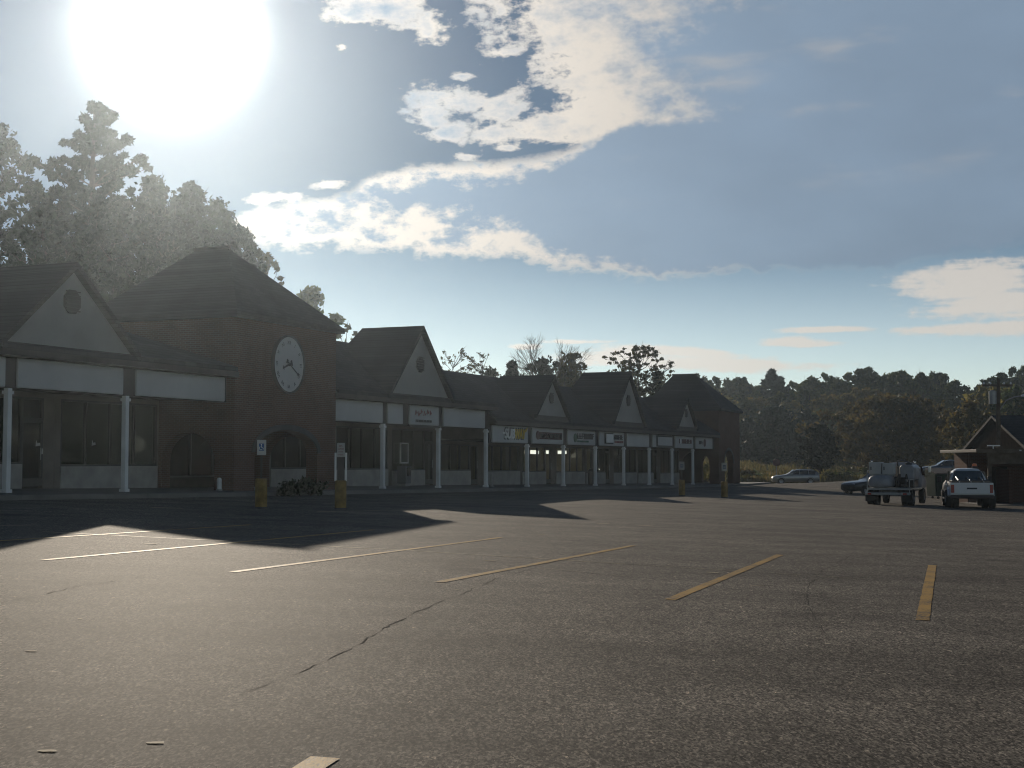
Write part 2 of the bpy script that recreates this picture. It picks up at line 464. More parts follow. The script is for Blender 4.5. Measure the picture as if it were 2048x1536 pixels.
def strip(name, label, t0, t1, zt, zb, ridge, cols, bays, dormers, ends=(1, 1)):
    """a run of shops: t0..t1 in bays; zt/zb = top and bottom of the sign band"""
    s0, s1 = t0 * BAY, t1 * BAY
    rt = root_at(name, s0, label, 'shop building'); L = s1 - s0
    # roof: front slope, back slope, flat back
    e0, eo, rb = zt + .36, -.42, 3.5
    th = .16
    kk = (ridge - e0) / (rb - eo)
    hipL, hipR = (0 if ends[0] else 2.0), (0 if ends[1] else 2.2)
    r = MB()
    A = [(-.15 if ends[0] else 0, eo, e0), (L + (.15 if ends[1] else .0), eo, e0)]
    r.add([A[0], A[1], (L - hipR, rb, ridge), (hipL, rb, ridge), (A[0][0], eo, e0 - th), (A[1][0], eo, e0 - th), (L - hipR, rb, ridge - th), (hipL, rb, ridge - th)],
          [(0,1,2,3),(7,6,5,4),(0,4,5,1),(1,5,6,2),(3,2,6,7),(0,3,7,4)])
    r.add([(hipL, rb, ridge - .01), (L - hipR, rb, ridge - .01), (L, 7.0, e0 + .3), (0, 7.0, e0 + .3)], [(0,1,2,3)])
    for h, x in ((hipL, 0), (hipR, L)):
        if h: 
            xr = h if x == 0 else L - h
            r.poly([(x, eo, e0 - .02), (xr, rb, ridge - .01), (x, 7.0, e0 + .3)])
    r.build('roof', M['shingle'], rt)
    MB().box(0, L, 7.0, 15.0, e0 - .1, e0 + .28).build('flat_roof', M['trim'], rt)
    # eave, band and ceiling of the covered walk
    MB().box(-.1, L + .1, eo + .02, eo + .12, e0 - .34, e0 - .165).build('eave_board', M['trim'], rt)
    MB().box(0, L, .07, .3, zb - .02, e0 + .1).build('sign_band', M['trim'], rt)
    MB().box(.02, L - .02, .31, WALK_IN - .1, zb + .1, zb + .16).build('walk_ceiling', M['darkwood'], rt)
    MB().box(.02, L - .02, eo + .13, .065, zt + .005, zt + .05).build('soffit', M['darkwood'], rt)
    # blank or lettered panels
    for (a, b_, kind) in bays:
        if kind == 'panel':
            MB().box(a * BAY - s0, b_ * BAY - s0, -.03, .066, zb, zt - .012).build('fascia_panel', M['panel'], rt, bevel=.03)
    for t in cols:
        s = t * BAY; g = gs(s, 0) + .15
        m = MB().box(s - s0 - .085, s - s0 + .085, .02, .19, g + .1, zb - .025)
        m.box(s - s0 - .12, s - s0 + .12, -.015, .225, g - .02, g + .1).box(s - s0 - .12, s - s0 + .12, -.015, .225, zb - .2, zb - .1)
        m.build('column', M['white'], rt, bevel=.012)
    # shop fronts
    w = MB(); top = zb + .3
    bl = MB(); head = zb - .06
    n = max(1, round(L / BAY)); bw = L / n
    doors = []
    for i in range(n):
        x0, x1 = i * bw, (i + 1) * bw
        zg = min(gs(s0 + x0, WALK_IN), gs(s0 + x1, WALK_IN)) + .1
        zd = max(gs(s0 + x0, WALK_IN), gs(s0 + x1, WALK_IN)) + .155
        hd = head
        w.box(x0, x1, WALK_IN, WALK_IN + .2, hd, zb + 1.2)
        w.box(x0, x0 + .3, WALK_IN - .003, WALK_IN + .2, zg - .3, hd)
        dx = x1 - 1.5
        if (i + int(abs(t0) * 3)) % 2 == 0 or L < 6:
            door(rt, dx, x1 - .5, zd, zd + 2.15, WALK_IN + .06)
            window(rt, dx, x1 - .5, zd + 2.15, hd, WALK_IN + .06, 1)
            w.box(x1 - .5, x1, WALK_IN + .01, WALK_IN + .19, zg - .3, hd)
            xe = dx
        else:
            w.box(x1 - .1, x1, WALK_IN + .01, WALK_IN + .19, zg - .3, hd); xe = x1 - .1
        bl.box(x0 + .3, xe, WALK_IN - .04, WALK_IN + .17, zg - .4, zd + .72)
        window(rt, x0 + .3, xe, zd + .72, hd, WALK_IN + .06)
    w.build('wall', M['wall'], rt)
    bl.build('bulkhead', M['bulk'], rt)
    # rooms behind the glass and the outer shell
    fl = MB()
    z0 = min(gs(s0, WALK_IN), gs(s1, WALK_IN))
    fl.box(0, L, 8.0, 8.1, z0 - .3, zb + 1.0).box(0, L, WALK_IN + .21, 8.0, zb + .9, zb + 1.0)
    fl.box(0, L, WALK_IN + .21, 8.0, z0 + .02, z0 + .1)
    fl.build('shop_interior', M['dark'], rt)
    sh = MB().box(0, L, 14.8, 15, z0 - .5, e0 - .11)
    sh.box(0, .2, WALK_IN + .2, 14.8, z0 - .5, e0 - .11).box(L - .2, L, WALK_IN + .2, 14.8, z0 - .5, e0 - .11)
    sh.build('outer_wall', M['stucco'], rt)
    if ends[0] or ends[1]:
        ge = MB()
        for x, on in ((.02, ends[0]), (L - .14, ends[1])):
            if on: ge.prism([(x, .31, e0 - .02), (x, 7.0, e0 + .1), (x, rb, ridge - .2)], (.12, 0, 0))
        ge.build('end_gable', M['stucco'], rt)
    for sc, wd, zbase, h, LL, hip in dormers:
        dormer(rt, s0, sc * BAY, wd, zbase, h, LL, hip)
    return rt

def arch_pts(c, hw, spring, rise, n=18):
    return [(c + hw * math.cos(math.pi * i / n), spring + rise * math.sin(math.pi * i / n)) for i in range(n + 1)][::-1]

def arch_wall(m, axis, x0, x1, d0, d1, z0, z1, c, hw, spring, rise):
    """wall with an arched opening; axis 's': runs along x at depth d0..d1, axis 'b': runs along y"""
    P = (lambda x, d, z: (x, d, z)) if axis == 's' else (lambda x, d, z: (d, x, z))
    def bx(a, b, zz0, zz1):
        if axis == 's': m.box(a, b, d0, d1, zz0, zz1)
        else: m.box(d0, d1, a, b, zz0, zz1)
    bx(x0, c - hw, z0, z1); bx(c + hw, x1, z0, z1)
    ap = arch_pts(c, hw, spring, rise)
    for (a, za), (b, zb) in zip(ap[:-1], ap[1:]):
        vs = [P(a, d0, za), P(b, d0, zb), P(b, d0, z1), P(a, d0, z1), P(a, d1, za), P(b, d1, zb), P(b, d1, z1), P(a, d1, z1)]
        m.add(vs, [(0,1,2,3),(7,6,5,4),(0,4,5,1),(3,2,6,7)])

def tower(name, label, t0, t1, zeave, rise, arch, side_arch, ridge, back):
    s0, s1 = t0 * BAY, t1 * BAY; L = s1 - s0
    rt = root_at(name, s0, label, 'tower')
    zg = min(gs(s0, -.3), gs(s1, -.3), gs(s0, back), gs(s1, back)) - .3
    b0 = -.28; th = .5
    m = MB()
    c, hw, sp, rs = arch
    arch_wall(m, 's', 0, L, b0, b0 + th, zg, zeave, c - s0, hw, sp, rs)
    c2, hw2, sp2, rs2 = side_arch
    for x in (0.0, L - th):
        arch_wall(m, 'b', b0 + th, back - th, x, x + th, zg, zeave, c2, hw2, sp2, rs2)
    m.box(0, L, back - th, back, zg, zeave)
    m.build('brick_wall', M['brick'], rt)
    tr = MB()
    ap = arch_pts(c - s0, hw + .22, sp, rs + .22); ai = arch_pts(c - s0, hw, sp, rs)
    for i in range(len(ap) - 1):
        q = [ai[i], ai[i+1], ap[i+1], ap[i]]
        tr.prism([(x, b0 - .05, z) for x, z in q], (0, .06, 0))
    tr.build('arch_trim', M['trim'], rt)
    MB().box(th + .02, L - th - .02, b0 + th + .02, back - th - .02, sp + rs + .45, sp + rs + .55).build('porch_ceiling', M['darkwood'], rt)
    ov = .26; zr = zeave + rise; r0, r1 = ridge; c = L / 2; zz = zeave - .04
    r = MB(); e = [(-ov, b0 - ov, zz), (L + ov, b0 - ov, zz), (L + ov, back + ov, zz), (-ov, back + ov, zz)]
    k = [(c, r0, zr), (c, r1, zr)]
    e2 = [(x, y, z - .18) for x, y, z in e]
    r.add(e + k + e2, [(0,1,4), (1,2,5,4), (2,3,5), (3,0,4,5), (0,6,7,1), (1,7,8,2), (2,8,9,3), (3,9,6,0), (6,9,8,7)])
    r.build('roof', M['shingle'], rt)
    MB().tube([(c, r0 - .1, zr + .03), (c, r1 + .1, zr + .03)], .07, 6).build('ridge_cap', M['trim'], rt)
    return rt

sidewalk()
CZ0 = CZ
left = strip('shop_building', 'left shop building with a high pale gable, blank white fascia panels and tall dark windows', -7.2, -2.16, 4.575, 3.70, 6.35,
             [-5.1, -4.126, -3.17], [(-6.1, -5.16, 'panel'), (-5.05, -4.17, 'panel'), (-4.08, -3.22, 'panel'), (-3.10, -2.20, 'panel')],
             [(-3.74, 5.7, 4.98, 2.4, 3.0, True)], (1, 0))
upper = strip('shop_building', 'middle shop building with one large pale gable, right of the clock tower', -.86, 2.06, 4.125, 3.225, 7.1,
              [0, 1, 2], [(-.83, -.045, 'panel'), (.045, .30, 'panel'), (1.06, 1.93, 'panel')],
              [(.49, 5.97, 4.555, 2.96, 3.0, True)], (0, 0))
lower = strip('shop_building', 'long low shop building with three small pale gables and a row of lettered signs', 2.06, 10.14, 3.425, 2.525, 6.42,
              [3, 4, 5, 6, 7, 8, 9], [(6.07, 6.93, 'panel')],
              [(3.45, 4.84, 4.1, 2.1, 3.1, False), (5.94, 6.2, 4.1, 3.1, 3.1, True), (8.40, 4.84, 4.1, 2.05, 3.1, False)], (1, 0))
clock_tower = tower('clock_tower', 'brown brick clock tower with a steep hipped roof and a wide arch at its foot', -2.16, -.86, 6.97, 2.95,
                    (-1.52 * BAY, 2.2, 1.9, .85), (1.7, 1.15, 1.6, 1.0), (2.55, 4.0), 6.3)
end_tower = tower('arch_tower', 'narrow brick arch tower with a hipped roof closing the far end of the shops', 10.14, 11.4, 5.83, 2.95,
                  (10.72 * BAY, 1.5, 1.35, 1.1), (1.7, 1.2, 1.35, 1.0), (2.55, 4.5), 6.0)
# wall behind the porch of the clock tower: dark shop front seen through the arch
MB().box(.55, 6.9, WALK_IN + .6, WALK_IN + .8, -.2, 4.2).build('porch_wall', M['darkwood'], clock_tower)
window(clock_tower, 1.2, 5.6, .95, 2.9, WALK_IN + .55, 3)

# -------------------------------------------- lit shop of the lower building: a warm room under ceiling lamps
s0 = 2.06 * BAY
rm = MB()
xa, xb = 4.3 * BAY - s0, 6.4 * BAY - s0
zf = gs(5.3 * BAY, 4) + .2
rm.box(xa, xb, 7.6, 7.7, zf, 3.3).box(xa - .08, xa, WALK_IN + .25, 7.7, zf, 3.3).box(xb, xb + .08, WALK_IN + .25, 7.7, zf, 3.3)
rm.build('shop_room', M['beige'], lower)
k = 0
for ss in (4.95, 5.45, 5.9):
    for bb in (4.2, 6.2):
        p = fw(ss * BAY, bb, 2.2)
        o = thing('ceiling_lamp', p, 'lit white fluorescent ceiling lamp inside the shop under the maroon sign', 'lamp', 'ceiling lamps of the lit shop', FROT)
        MB().box(-.55, .55, -.10, .10, -.16, .05).build('diffuser', M['lamp'], o)
        MB().box(-.58, .58, -.13, .13, .052, .10).build('housing', M['white'], o)
        MB().tube([(0, 0, .1), (0, 0, .9)], .012, 5).build('hanger', M['steel'], o)

# -------------------------------------------- lettering
def text_mesh(name, txt, size, mat, parent, loc, depth=.03, shear=0, bold=0, align='LEFT', width=None, rot=(R(90), 0, 0)):
    cu = bpy.data.curves.new('tmp', 'FONT'); cu.body = txt; cu.size = size; cu.extrude = depth / 2; cu.shear = shear; cu.offset = bold
    cu.align_x = align; cu.align_y = 'CENTER'
    o = bpy.data.objects.new('tmp', cu); COL.objects.link(o)
    dg = bpy.context.evaluated_depsgraph_get(); dg.update()
    me = bpy.data.meshes.new_from_object(o.evaluated_get(dg))
    bpy.data.objects.remove(o)
    if width:
        xs = [v.co.x for v in me.vertices]; w = max(xs) - min(xs); x0 = min(xs)
        for v in me.vertices: v.co.x = (v.co.x - x0) * width / w
    me.materials.clear(); me.materials.append(mat)
    q = bpy.data.objects.new(name, me); COL.objects.link(q); q.parent = parent
    q.location = loc; q.rotation_euler = rot
    return q

def strokes(m, x0, x1, z0, z1, d, seed, n):
    """unreadable weathered lettering: letter-wide groups of bars"""
    rnd = random.Random(seed); w = (x1 - x0) / n
    for i in range(n):
        a = x0 + i * w; b = a + w * .72; t = w * .2
        m.box(a, a + t, d - .05, d, z0, z1)
        j = rnd.randrange(4)
        if j != 1: m.box(a + t, b, d - .05, d, z1 - (z1 - z0) * .2, z1)
        if j != 2: m.box(a + t, b, d - .05, d, z0, z0 + (z1 - z0) * .18)
        if j in (0, 3): m.box(b - t, b, d - .05, d, z0 + (z1 - z0) * .18, z1 - (z1 - z0) * .2)
        else: m.box(a + t, b, d - .05, d, z0 + (z1 - z0) * .42, z0 + (z1 - z0) * .58)

def sign(ta, tb, zb, zt, label):
    r = root_at('shop_sign', ta * BAY, label, 'shop sign', 'lettered signs over the shops')
    r.location.z = zb
    L = (tb - ta) * BAY
    MB().box(0, L, -.06, .066, 0.002, zt - zb - .014).build('sign_board', M['panel'], r, bevel=.05)
    return r, L, zt - zb

ZB, ZT = 2.525, 3.425
# script and small dark lettering on a light box in the middle building
r, L, H = sign(.42, .955, 3.225, 4.125, 'white light box sign with small faded coloured script, under the large gable')
q = MB()
for i, (x, z, w_) in enumerate(((.45, .55, .22), (.75, .5, .18), (1.0, .6, .16), (1.3, .52, .25), (1.65, .6, .2), (1.95, .56, .15))):
    q.tube([(x, -.07, z - .1), (x + w_ * .3, -.07, z + .12), (x + w_ * .7, -.07, z - .06), (x + w_, -.07, z + .04)], .022, 5)
q.build('lettering', M['sred'], r)
q = MB(); strokes(q, .5, 2.1, .13, .24, -.062, 5, 10); q.build('lettering', M['ink'], r)
MB().box(-.1, L + .05, -.10, -.03, -.1, -.002).build('sign_frame', M['trim'], r)
# slanted SUBWAY lettering
r, L, H = sign(2.1, 2.955, ZB, ZT, 'pale sign with slanted white and yellow capital letters, first on the low building')
text_mesh('lettering', 'SUB', .72, M['white'], r, (1.42, -.085, .46), .06, .18, .012, width=1.35)
text_mesh('lettering', 'WAY', .72, M['yel'], r, (2.83, -.085, .46), .06, .18, .012, width=1.45)
q = MB()
q.prism([(1.05, -.11, .5), (1.4, -.11, .56), (1.4, -.11, .44)], (0, .05, 0)).build('arrow', M['white'], r)
MB().prism([(4.25, -.11, .72), (4.55, -.11, .86), (4.3, -.11, .6)], (0, .05, 0)).build('arrow', M['yel'], r)
q = MB()
text_mesh('letter_outline', 'SUBWAY', .8, M['ink'], r, (1.36, -.064, .46), .012, .18, .05, width=3.0)  # wider dark lettering set behind as the outline of the letters
# the other lettered signs of the low building
r, L, H = sign(3.07, 3.93, ZB, ZT, 'pale sign with a dark maroon band of letters, over the lit shop')
MB().box(.85, 4.45, -.10, -.058, .26, .66).build('letter_band', M['maroon'], r, bevel=.03)
q = MB(); strokes(q, 1.0, 4.3, .33, .58, -.102, 9, 11); q.build('lettering', M['ink'], r)
MB().lathe([(0, 0), (.24, 0), (.24, .05), (0, .05)], (.72, -.11, .47), 20, 'y').build('emblem', M['maroon'], r)
r, L, H = sign(4.07, 4.93, ZB, ZT, 'grey sign with a green oval emblem and dark letters')
MB().lathe([(0, 0), (.26, 0), (.26, .04), (0, .04)], (1.15, -.10, .42), 20, 'y').build('emblem', M['sgreen'], r)
q = MB(); strokes(q, 1.5, 4.4, .36, .7, -.062, 3, 8); q.build('lettering', M['ink'], r)
q = MB(); strokes(q, 1.5, 3.4, .17, .27, -.062, 13, 9); q.build('lettering', M['sgreen'], r)
r, L, H = sign(5.07, 5.93, ZB, ZT, 'sign with a bright white square box and thin dark letters beside it')
MB().box(.95, 2.25, -.20, -.058, .2, .74).build('light_box', M['white'], r, bevel=.02)
MB().box(.86, 2.34, -.15, -.06, .13, .199).box(.86, 2.34, -.15, -.06, .741, .81).box(.86, .949, -.15, -.06, .2, .74).box(2.251, 2.34, -.15, -.06, .2, .74).build('box_frame', M['ink'], r)
q = MB(); strokes(q, 2.6, 4.4, .42, .72, -.062, 21, 6); q.build('lettering', M['ink'], r)
q = MB(); strokes(q, 2.8, 4.5, .2, .34, -.062, 22, 8); q.build('lettering', M['sred'], r)
r, L, H = sign(7.07, 7.93, ZB, ZT, 'plain sign board carrying a white panel in a dark frame')
MB().box(.9, 4.3, -.13, -.058, .14, .74).build('blank_panel', M['panel'], r, bevel=.02)
MB().box(.8, .899, -.14, -.06, .05, .84).box(.9, 4.4, -.14, -.06, .05, .139).box(.9, 4.4, -.14, -.06, .741, .84).build('panel_frame', M['ink'], r)
r, L, H = sign(8.07, 8.93, ZB, ZT, 'sign with faded red letters under the last small gable')
q = MB(); strokes(q, .9, 4.2, .34, .66, -.062, 31, 8); q.build('lettering', M['maroon'], r)
MB().lathe([(0, 0), (.2, 0), (.2, .04), (0, .04)], (1.1, -.14, .5), 18, 'y').build('emblem', M['white'], r)
r, L, H = sign(9.07, 9.95, ZB, ZT, 'last sign of the row, with a dark round emblem, next to the arch tower')
MB().lathe([(0, 0), (.3, 0), (.3, .04), (0, .04)], (2.4, -.10, .46), 24, 'y').build('emblem', M['maroon'], r)
q = MB(); strokes(q, .8, 1.9, .34, .6, -.062, 41, 3); q.build('lettering', M['ink'], r)

# -------------------------------------------- the clock
cs = -1.535 * BAY
p = fw(cs, -.28)
cl = thing('wall_clock', (p.x, p.y, CZ + (922 - 731) * 53.9 / F), 'large round white clock with black hands on the brick tower', 'clock', None, FROT)
rc = 1.05
MB().lathe([(0, -.02), (rc - .001, -.02), (rc - .001, -.10), (0, -.10)], (0, 0, 0), 64, 'y').build('dial', M['panel'], cl)
MB().lathe([(rc, -.005), (rc + .06, -.005), (rc + .06, -.14), (rc, -.14)], (0, 0, 0), 64, 'y').build('rim', M['trim'], cl)
NUM = ['XII', 'I', 'II', 'III', 'IIII', 'V', 'VI', 'VII', 'VIII', 'IX', 'X', 'XI']
for i in range(12):
    a = R(30 * i)
    g = text_mesh('numeral', NUM[i], .20, M['ink'], cl, (math.sin(a) * .83, -.106, math.cos(a) * .83), .008, align='CENTER')
    g.rotation_euler = Euler((R(90), 0, 0)).to_matrix().to_4x4().to_euler()
    g.rotation_euler = (R(90), a, 0)
def hand(ang, ln, tail, w, d):
    a = R(ang); u = Vector((math.sin(a), 0, math.cos(a))); v = Vector((math.cos(a), 0, -math.sin(a)))
    m = MB(); o = Vector((0, d, 0))
    m.prism([o + v * w * .5 - u * tail, o - v * w * .5 - u * tail, o - v * w * .35 + u * ln * .8, o - v * w * 1.1 + u * ln * .82, o + u * ln, o + v * w * 1.1 + u * ln * .82, o + v * w * .35 + u * ln * .8], (0, -.015, 0))
    m.prism([o + v * w * 1.5 - u * tail, o - v * w * 1.5 - u * tail, o - v * w * 1.2 - u * (tail - .1), o + v * w * 1.2 - u * (tail - .1)], (0, -.016, 0))
    return m
hand(250, .50, .22, .08, -.12).build('hour_hand', M['ink'], cl)
hand(121, .80, .26, .06, -.14).build('minute_hand', M['ink'], cl)
MB().lathe([(0, -.115), (.07, -.115), (.07, -.165), (0, -.165)], (0, 0, 0), 20, 'y').build('hub', M['ink'], cl)

# papers stuck to the tall left windows and two added glowing beads standing in for glints on the low shop glass
for i, (px, z, w_, lab) in enumerate(((72, 2.05, .22, 'white torn paper stuck low on the first tall left window'), (84, 1.80, .34, 'long curled white paper under the torn one on the first left window'), (184, 2.1, .2, 'small white paper on the second left window beside the white column'))):
    s = tpx(px) * BAY
    for _ in range(40):
        p = fw(s, WALK_IN + .02); s += (px - 1024 - F * p.x / p.y) * .01
    o = thing('window_paper', fw(s, WALK_IN + .02, z), lab, 'paper', None, FROT)
    MB().prism([(0, 0, 0), (w_, 0, .03), (w_ * .9, 0, .12), (w_ * .35, 0, .10), (.02, 0, .2)], (0, -.006, 0)).build('sheet', M['panel'], o)
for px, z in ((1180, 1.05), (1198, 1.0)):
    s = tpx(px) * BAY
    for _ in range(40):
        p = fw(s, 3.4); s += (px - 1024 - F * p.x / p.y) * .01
    o = thing('window_glint', fw(s, 3.4, z), 'tiny glowing bead added as a glint behind the shop glass, ' + ('left' if px == 1180 else 'right') + ' of the column after the emblem sign', 'lamp', None, FROT)
    MB().lathe([(0, -.07), (.05, -.05), (.07, 0), (.05, .05), (0, .07)], n=12).build('glint_bead', M['glint_bead'], o)
    MB().tube([(0, 0, .07), (0, 0, 1.5)], .01, 5).build('added_cord', M['ink'], o)
# ------------------------------------------------------------------ ground sheets
def grid_ground():
    xs = sorted(set([-460, -380, -300, -240, -190, -150, -120, -95] + list(range(-80, 81, 4)) + [95, 120, 150, 190, 240, 300, 380, 460]))
    ys = sorted(set([-50, -30, -15] + list(range(-8, 60, 2)) + list(range(60, 130, 4)) + list(range(130, 280, 5)) + [300, 340, 400, 480, 580, 700, 820]))
    V = [(x, y, gz(x, y)) for y in ys for x in xs]
    n = len(xs); lot, mead = [], []
    for j in range(len(ys) - 1):
        for i in range(n - 1):
            q = (j*n+i, j*n+i+1, (j+1)*n+i+1, (j+1)*n+i)
            cx, cy = (xs[i] + xs[i+1]) / 2, (ys[j] + ys[j+1]) / 2
            lim = 141 + (5 if cx > 44 else 0)
            rel = Vector((cx, cy, 0)) - FO
            (lot if cy < lim and -130 < cx < 130 and rel.dot(BK) < 24 else mead).append(q)
    for nm, fs, m in (('parking_lot', lot, M['asphalt']), ('grass_field', mead, M['meadow'])):
        tag(fast_mesh(nm, V, fs, m), kind='structure')
grid_ground()

def strip_mesh(pts, w, dz, mat, name, taper=False):
    """thin painted or filled strip that follows the ground"""
    P = []
    for a, b in zip(pts[:-1], pts[1:]):
        k = max(1, int((b - a).length / (.6 if taper else .22)))
        P += [a.lerp(b, i / k) for i in range(k)]
    P.append(pts[-1])
    vs, fs = [], []
    for i, p in enumerate(P):
        t = (P[min(i+1, len(P)-1)] - P[max(0, i-1)]); t.z = 0; t.normalize()
        nn = Vector((-t.y, t.x, 0)); ww = w
        if taper: ww = w * random.uniform(.2, 1.25) * (1 - .8 * abs(2 * i / max(1, len(P)-1) - 1) ** 3) * (1 if math.sin(i * .9) > -.55 else .12)
        for sg in (-.5 - (0 if taper else random.uniform(-.035, .03)), .5 + (0 if taper else random.uniform(-.035, .03))):
            q = p + nn * ww * sg
            vs.append((q.x, q.y, gz(q.x, q.y) + dz))
    for i in range(len(P) - 1): fs.append((2*i, 2*i+1, 2*i+3, 2*i+2))
    m = MB(); m.add(vs, fs)
    return tag(m.build(name, mat), kind='structure')

def px_line(a, b, w, mat, dz=.006):
    return strip_mesh([on_ground(*a), on_ground(*b)], w, dz, mat, 'parking_line')

random.seed(4)
px_line((-60, 1086), (501, 1050), .105, M['line'])
px_line((88, 1120.5), (747, 1060), .115, M['line'])
px_line((465, 1144.5), (1001, 1075.5), .12, M['line'])
px_line((877, 1165), (1266, 1091.5), .13, M['line'])
px_line((1340, 1200), (1560, 1110), .14, M['line'])
px_line((1845, 1241), (1864.6, 1131), .145, M['line'])
px_line((84, 1063.5), (785, 1099.4), .075, M['wline'], .004)
px_line((785, 1099.4), (1250, 1128), .06, M['wline'], .004)
px_line((1250, 1128), (1738, 1158), .05, M['fline'], .004)
px_line((634, 1023.5), (930, 1018.5), .10, M['wline'])
px_line((300, 1015), (366, 1017), .12, M['wline'])
px_line((0, 1052), (70, 1050.5), .1, M['fline'])
px_line((1277, 1051), (1304, 1052), .12, M['wline'])
px_line((1413, 1145.5), (1437, 1147), .08, M['wline'], .012)
px_line((1075, 1136), (1250, 1152), .06, M['fline'], .004)
px_line((608, 1545), (651, 1516.5), .155, M['line'])
px_line((1500, 1172), (1545, 1170), .05, M['fline'], .004)
for pts, w in (([(480, 1390), (570, 1356), (640, 1326), (700, 1299), (745, 1272), (782, 1250), (843, 1220), (919, 1189), (960, 1172), (1010, 1151), (1072, 1136), (1130, 1118), (1190, 1098)], .017),
               ([(1760, 1090), (1700, 1113), (1660, 1132), (1632, 1150), (1619, 1175), (1615, 1203), (1626, 1230), (1644, 1256), (1664, 1286)], .02),
               ([(-20, 1211), (90, 1189), (160, 1172), (230, 1163), (306, 1152)], .013)):
    g = []
    for a, b in zip(pts[:-1], pts[1:]):
        for k in range(6):
            u = k / 6
            g.append(on_ground(a[0] + (b[0]-a[0])*u + random.uniform(-4, 4), a[1] + (b[1]-a[1])*u + random.uniform(-1.3, 1.3)))
    strip_mesh(g, w, .003, M['crack'], 'pavement_crack', True)

# scraps of litter and pale leaves on the lot
lit = [(95, 1503, .10), (310, 1487, .10), (63, 1303, .09), (300, 1088, .22), (980, 1122, .2), (1085, 1069, .2), (1205, 1048, .3), (1410, 1006, .3), (160, 1238, .05), (912, 1180, .07), (1655, 1288, .05), (842, 1225, .05)]
rnd = random.Random(8)
for px, py, w in lit:
    p = on_ground(px, py)
    h = w * .4
    m = MB(); a = rnd.uniform(0, 6)
    pts = [Vector((w * (.5 + .15 * rnd.random()) * math.cos(a + 1.05 * i), h * math.sin(a + 1.05 * i) * (.6 + .4 * rnd.random()), .004)) for i in range(6)]
    m.poly(pts)
    o = m.build('litter_scrap', M['litter'])
    o.location = p + Vector((0, 0, .002))
    tag(o, 'small pale scrap lying flat on the open asphalt', 'litter', 'pale scraps on the asphalt')

# ------------------------------------------------------------------ street furniture
def bollard_sign(px, py_base, hb, kind, label, Yhint=None):
    p = on_ground(px, py_base)
    o = thing('parking_sign', p, label, 'sign', 'signs set in yellow bollards', math.atan2(p.y, p.x) - R(90))
    r = .165
    b = MB().lathe([(r, -.05), (r, hb - .03), (r - .02, hb), (0, hb)], n=20).build('bollard', M['yellow'], o, smooth=False)
    MB().lathe([(r + .006, .0), (r + .012, .02), (r + .004, .05)], n=20).build('base_ring', M['trim'], b)
    hs = 1.9 if kind != 'far' else 1.75
    if kind == 'panel':
        MB().box(-.03, .03, -.02, .02, hb, hs - .1).build('post', M['trim'], o)
        s = MB().box(-.125, .125, -.045, -.025, hs - .42, hs).build('sign_plate', M['panel'], o, bevel=.006)
        MB().box(-.07, .07, -.051, -.046, hs - .30, hs - .10).build('blue_square', M['sblue'], s)
        q = MB().lathe([(0, 0), (.017, 0), (.017, .004), (0, .004)], (-.005, -.056, hs - .13), 10, 'y')
        q.tube([(-.005, -.054, hs - .15), (-.005, -.054, hs - .21), (.035, -.054, hs - .215), (.05, -.054, hs - .265)], .008, 5)
        q.tube([(-.02 + .045 * math.cos(R(a)), -.054, hs - .23 + .045 * math.sin(R(a))) for a in range(110, 360, 25)], .007, 5)
        q.build('wheelchair_symbol', M['white'], s)
    elif kind == 'posts':
        for x in (-.15, .15):
            MB().box(x - .028, x + .028, -.02, .02, hb - .02, hs - .28).build('post', M['white'], o)
        MB().box(-.10, .10, .0, .04, hb, hs - .1).build('back_post', M['trim'], o)
        s = MB().box(-.115, .115, -.045, -.025, hs - .40, hs).build('sign_plate', M['panel'], o, bevel=.006)
        q = MB()
        for i, (w, h) in enumerate(((.05, .05), (.085, .04), (.07, .03), (.085, .03))):
            strokes(q, -w, w, hs - .085 - i * .085 - h / 2, hs - .085 - i * .085 + h / 2, -.046, i + 2, 5)
        q.build('lettering', M['sred'], s)
    else:
        MB().box(-.03, .03, -.02, .02, hb, hs - .1).build('post', M['trim'], o)
        s = MB().box(-.13, .13, -.045, -.025, hs - .42, hs).build('sign_plate', M['bulk'], o, bevel=.006)
        MB().box(-.075, .075, -.051, -.046, hs - .31, hs - .11).build('dark_square', M['fadedblue'], s)
        MB().box(-.05, .05, -.056, -.052, hs - .23, hs - .20).build('bar', M['bulk'], s)
    return o
bollard_sign(522, 1017, .83, 'panel', 'white wheelchair parking sign over a yellow bollard, in front of the clock tower')
bollard_sign(681, 1019, .83, 'posts', 'white sign with red lettering on two white posts over a chipped yellow bollard')
bollard_sign(1364, 992, .82, 'far', 'faded far parking sign over a yellow bollard beside the last shop columns')
bollard_sign(1449, 996, .82, 'far', 'square parking sign over a bollard in front of the arch tower')

def walk_thing(name, px, b, label, cat):
    t = tpx(px); s = t * BAY
    for _ in range(30):   # step along the walk until the pixel column matches
        p = fw(s, b); x = 1024 + F * p.x / p.y
        s += (px - x) * .01
    p = fw(s, b); z = gz(p.x, p.y) + (.15 if -1.25 < b < 3.1 else 0)
    return thing(name, (p.x, p.y, z), label, cat, None, FROT)
o = walk_thing('bollard', 440, .2, 'short white bollard on the walk left of the clock tower arch', 'bollard')
MB().lathe([(.085, 0), (.085, .40), (.06, .45), (0, .46)], n=14).build('post', M['white'], o)
MB().lathe([(.11, -.01), (.11, .04), (.09, .05)], n=14).build('base_ring', M['steel'], o)
o = walk_thing('bollard', 984, .6, 'slim pale post standing beside the column under the slanted lettering', 'bollard')
MB().lathe([(.07, 0), (.07, .62), (.05, .68), (0, .69)], n=14).build('post', M['bulk'], o)
MB().lathe([(.1, -.01), (.1, .03), (.08, .04)], n=14).build('base_ring', M['steel'], o)
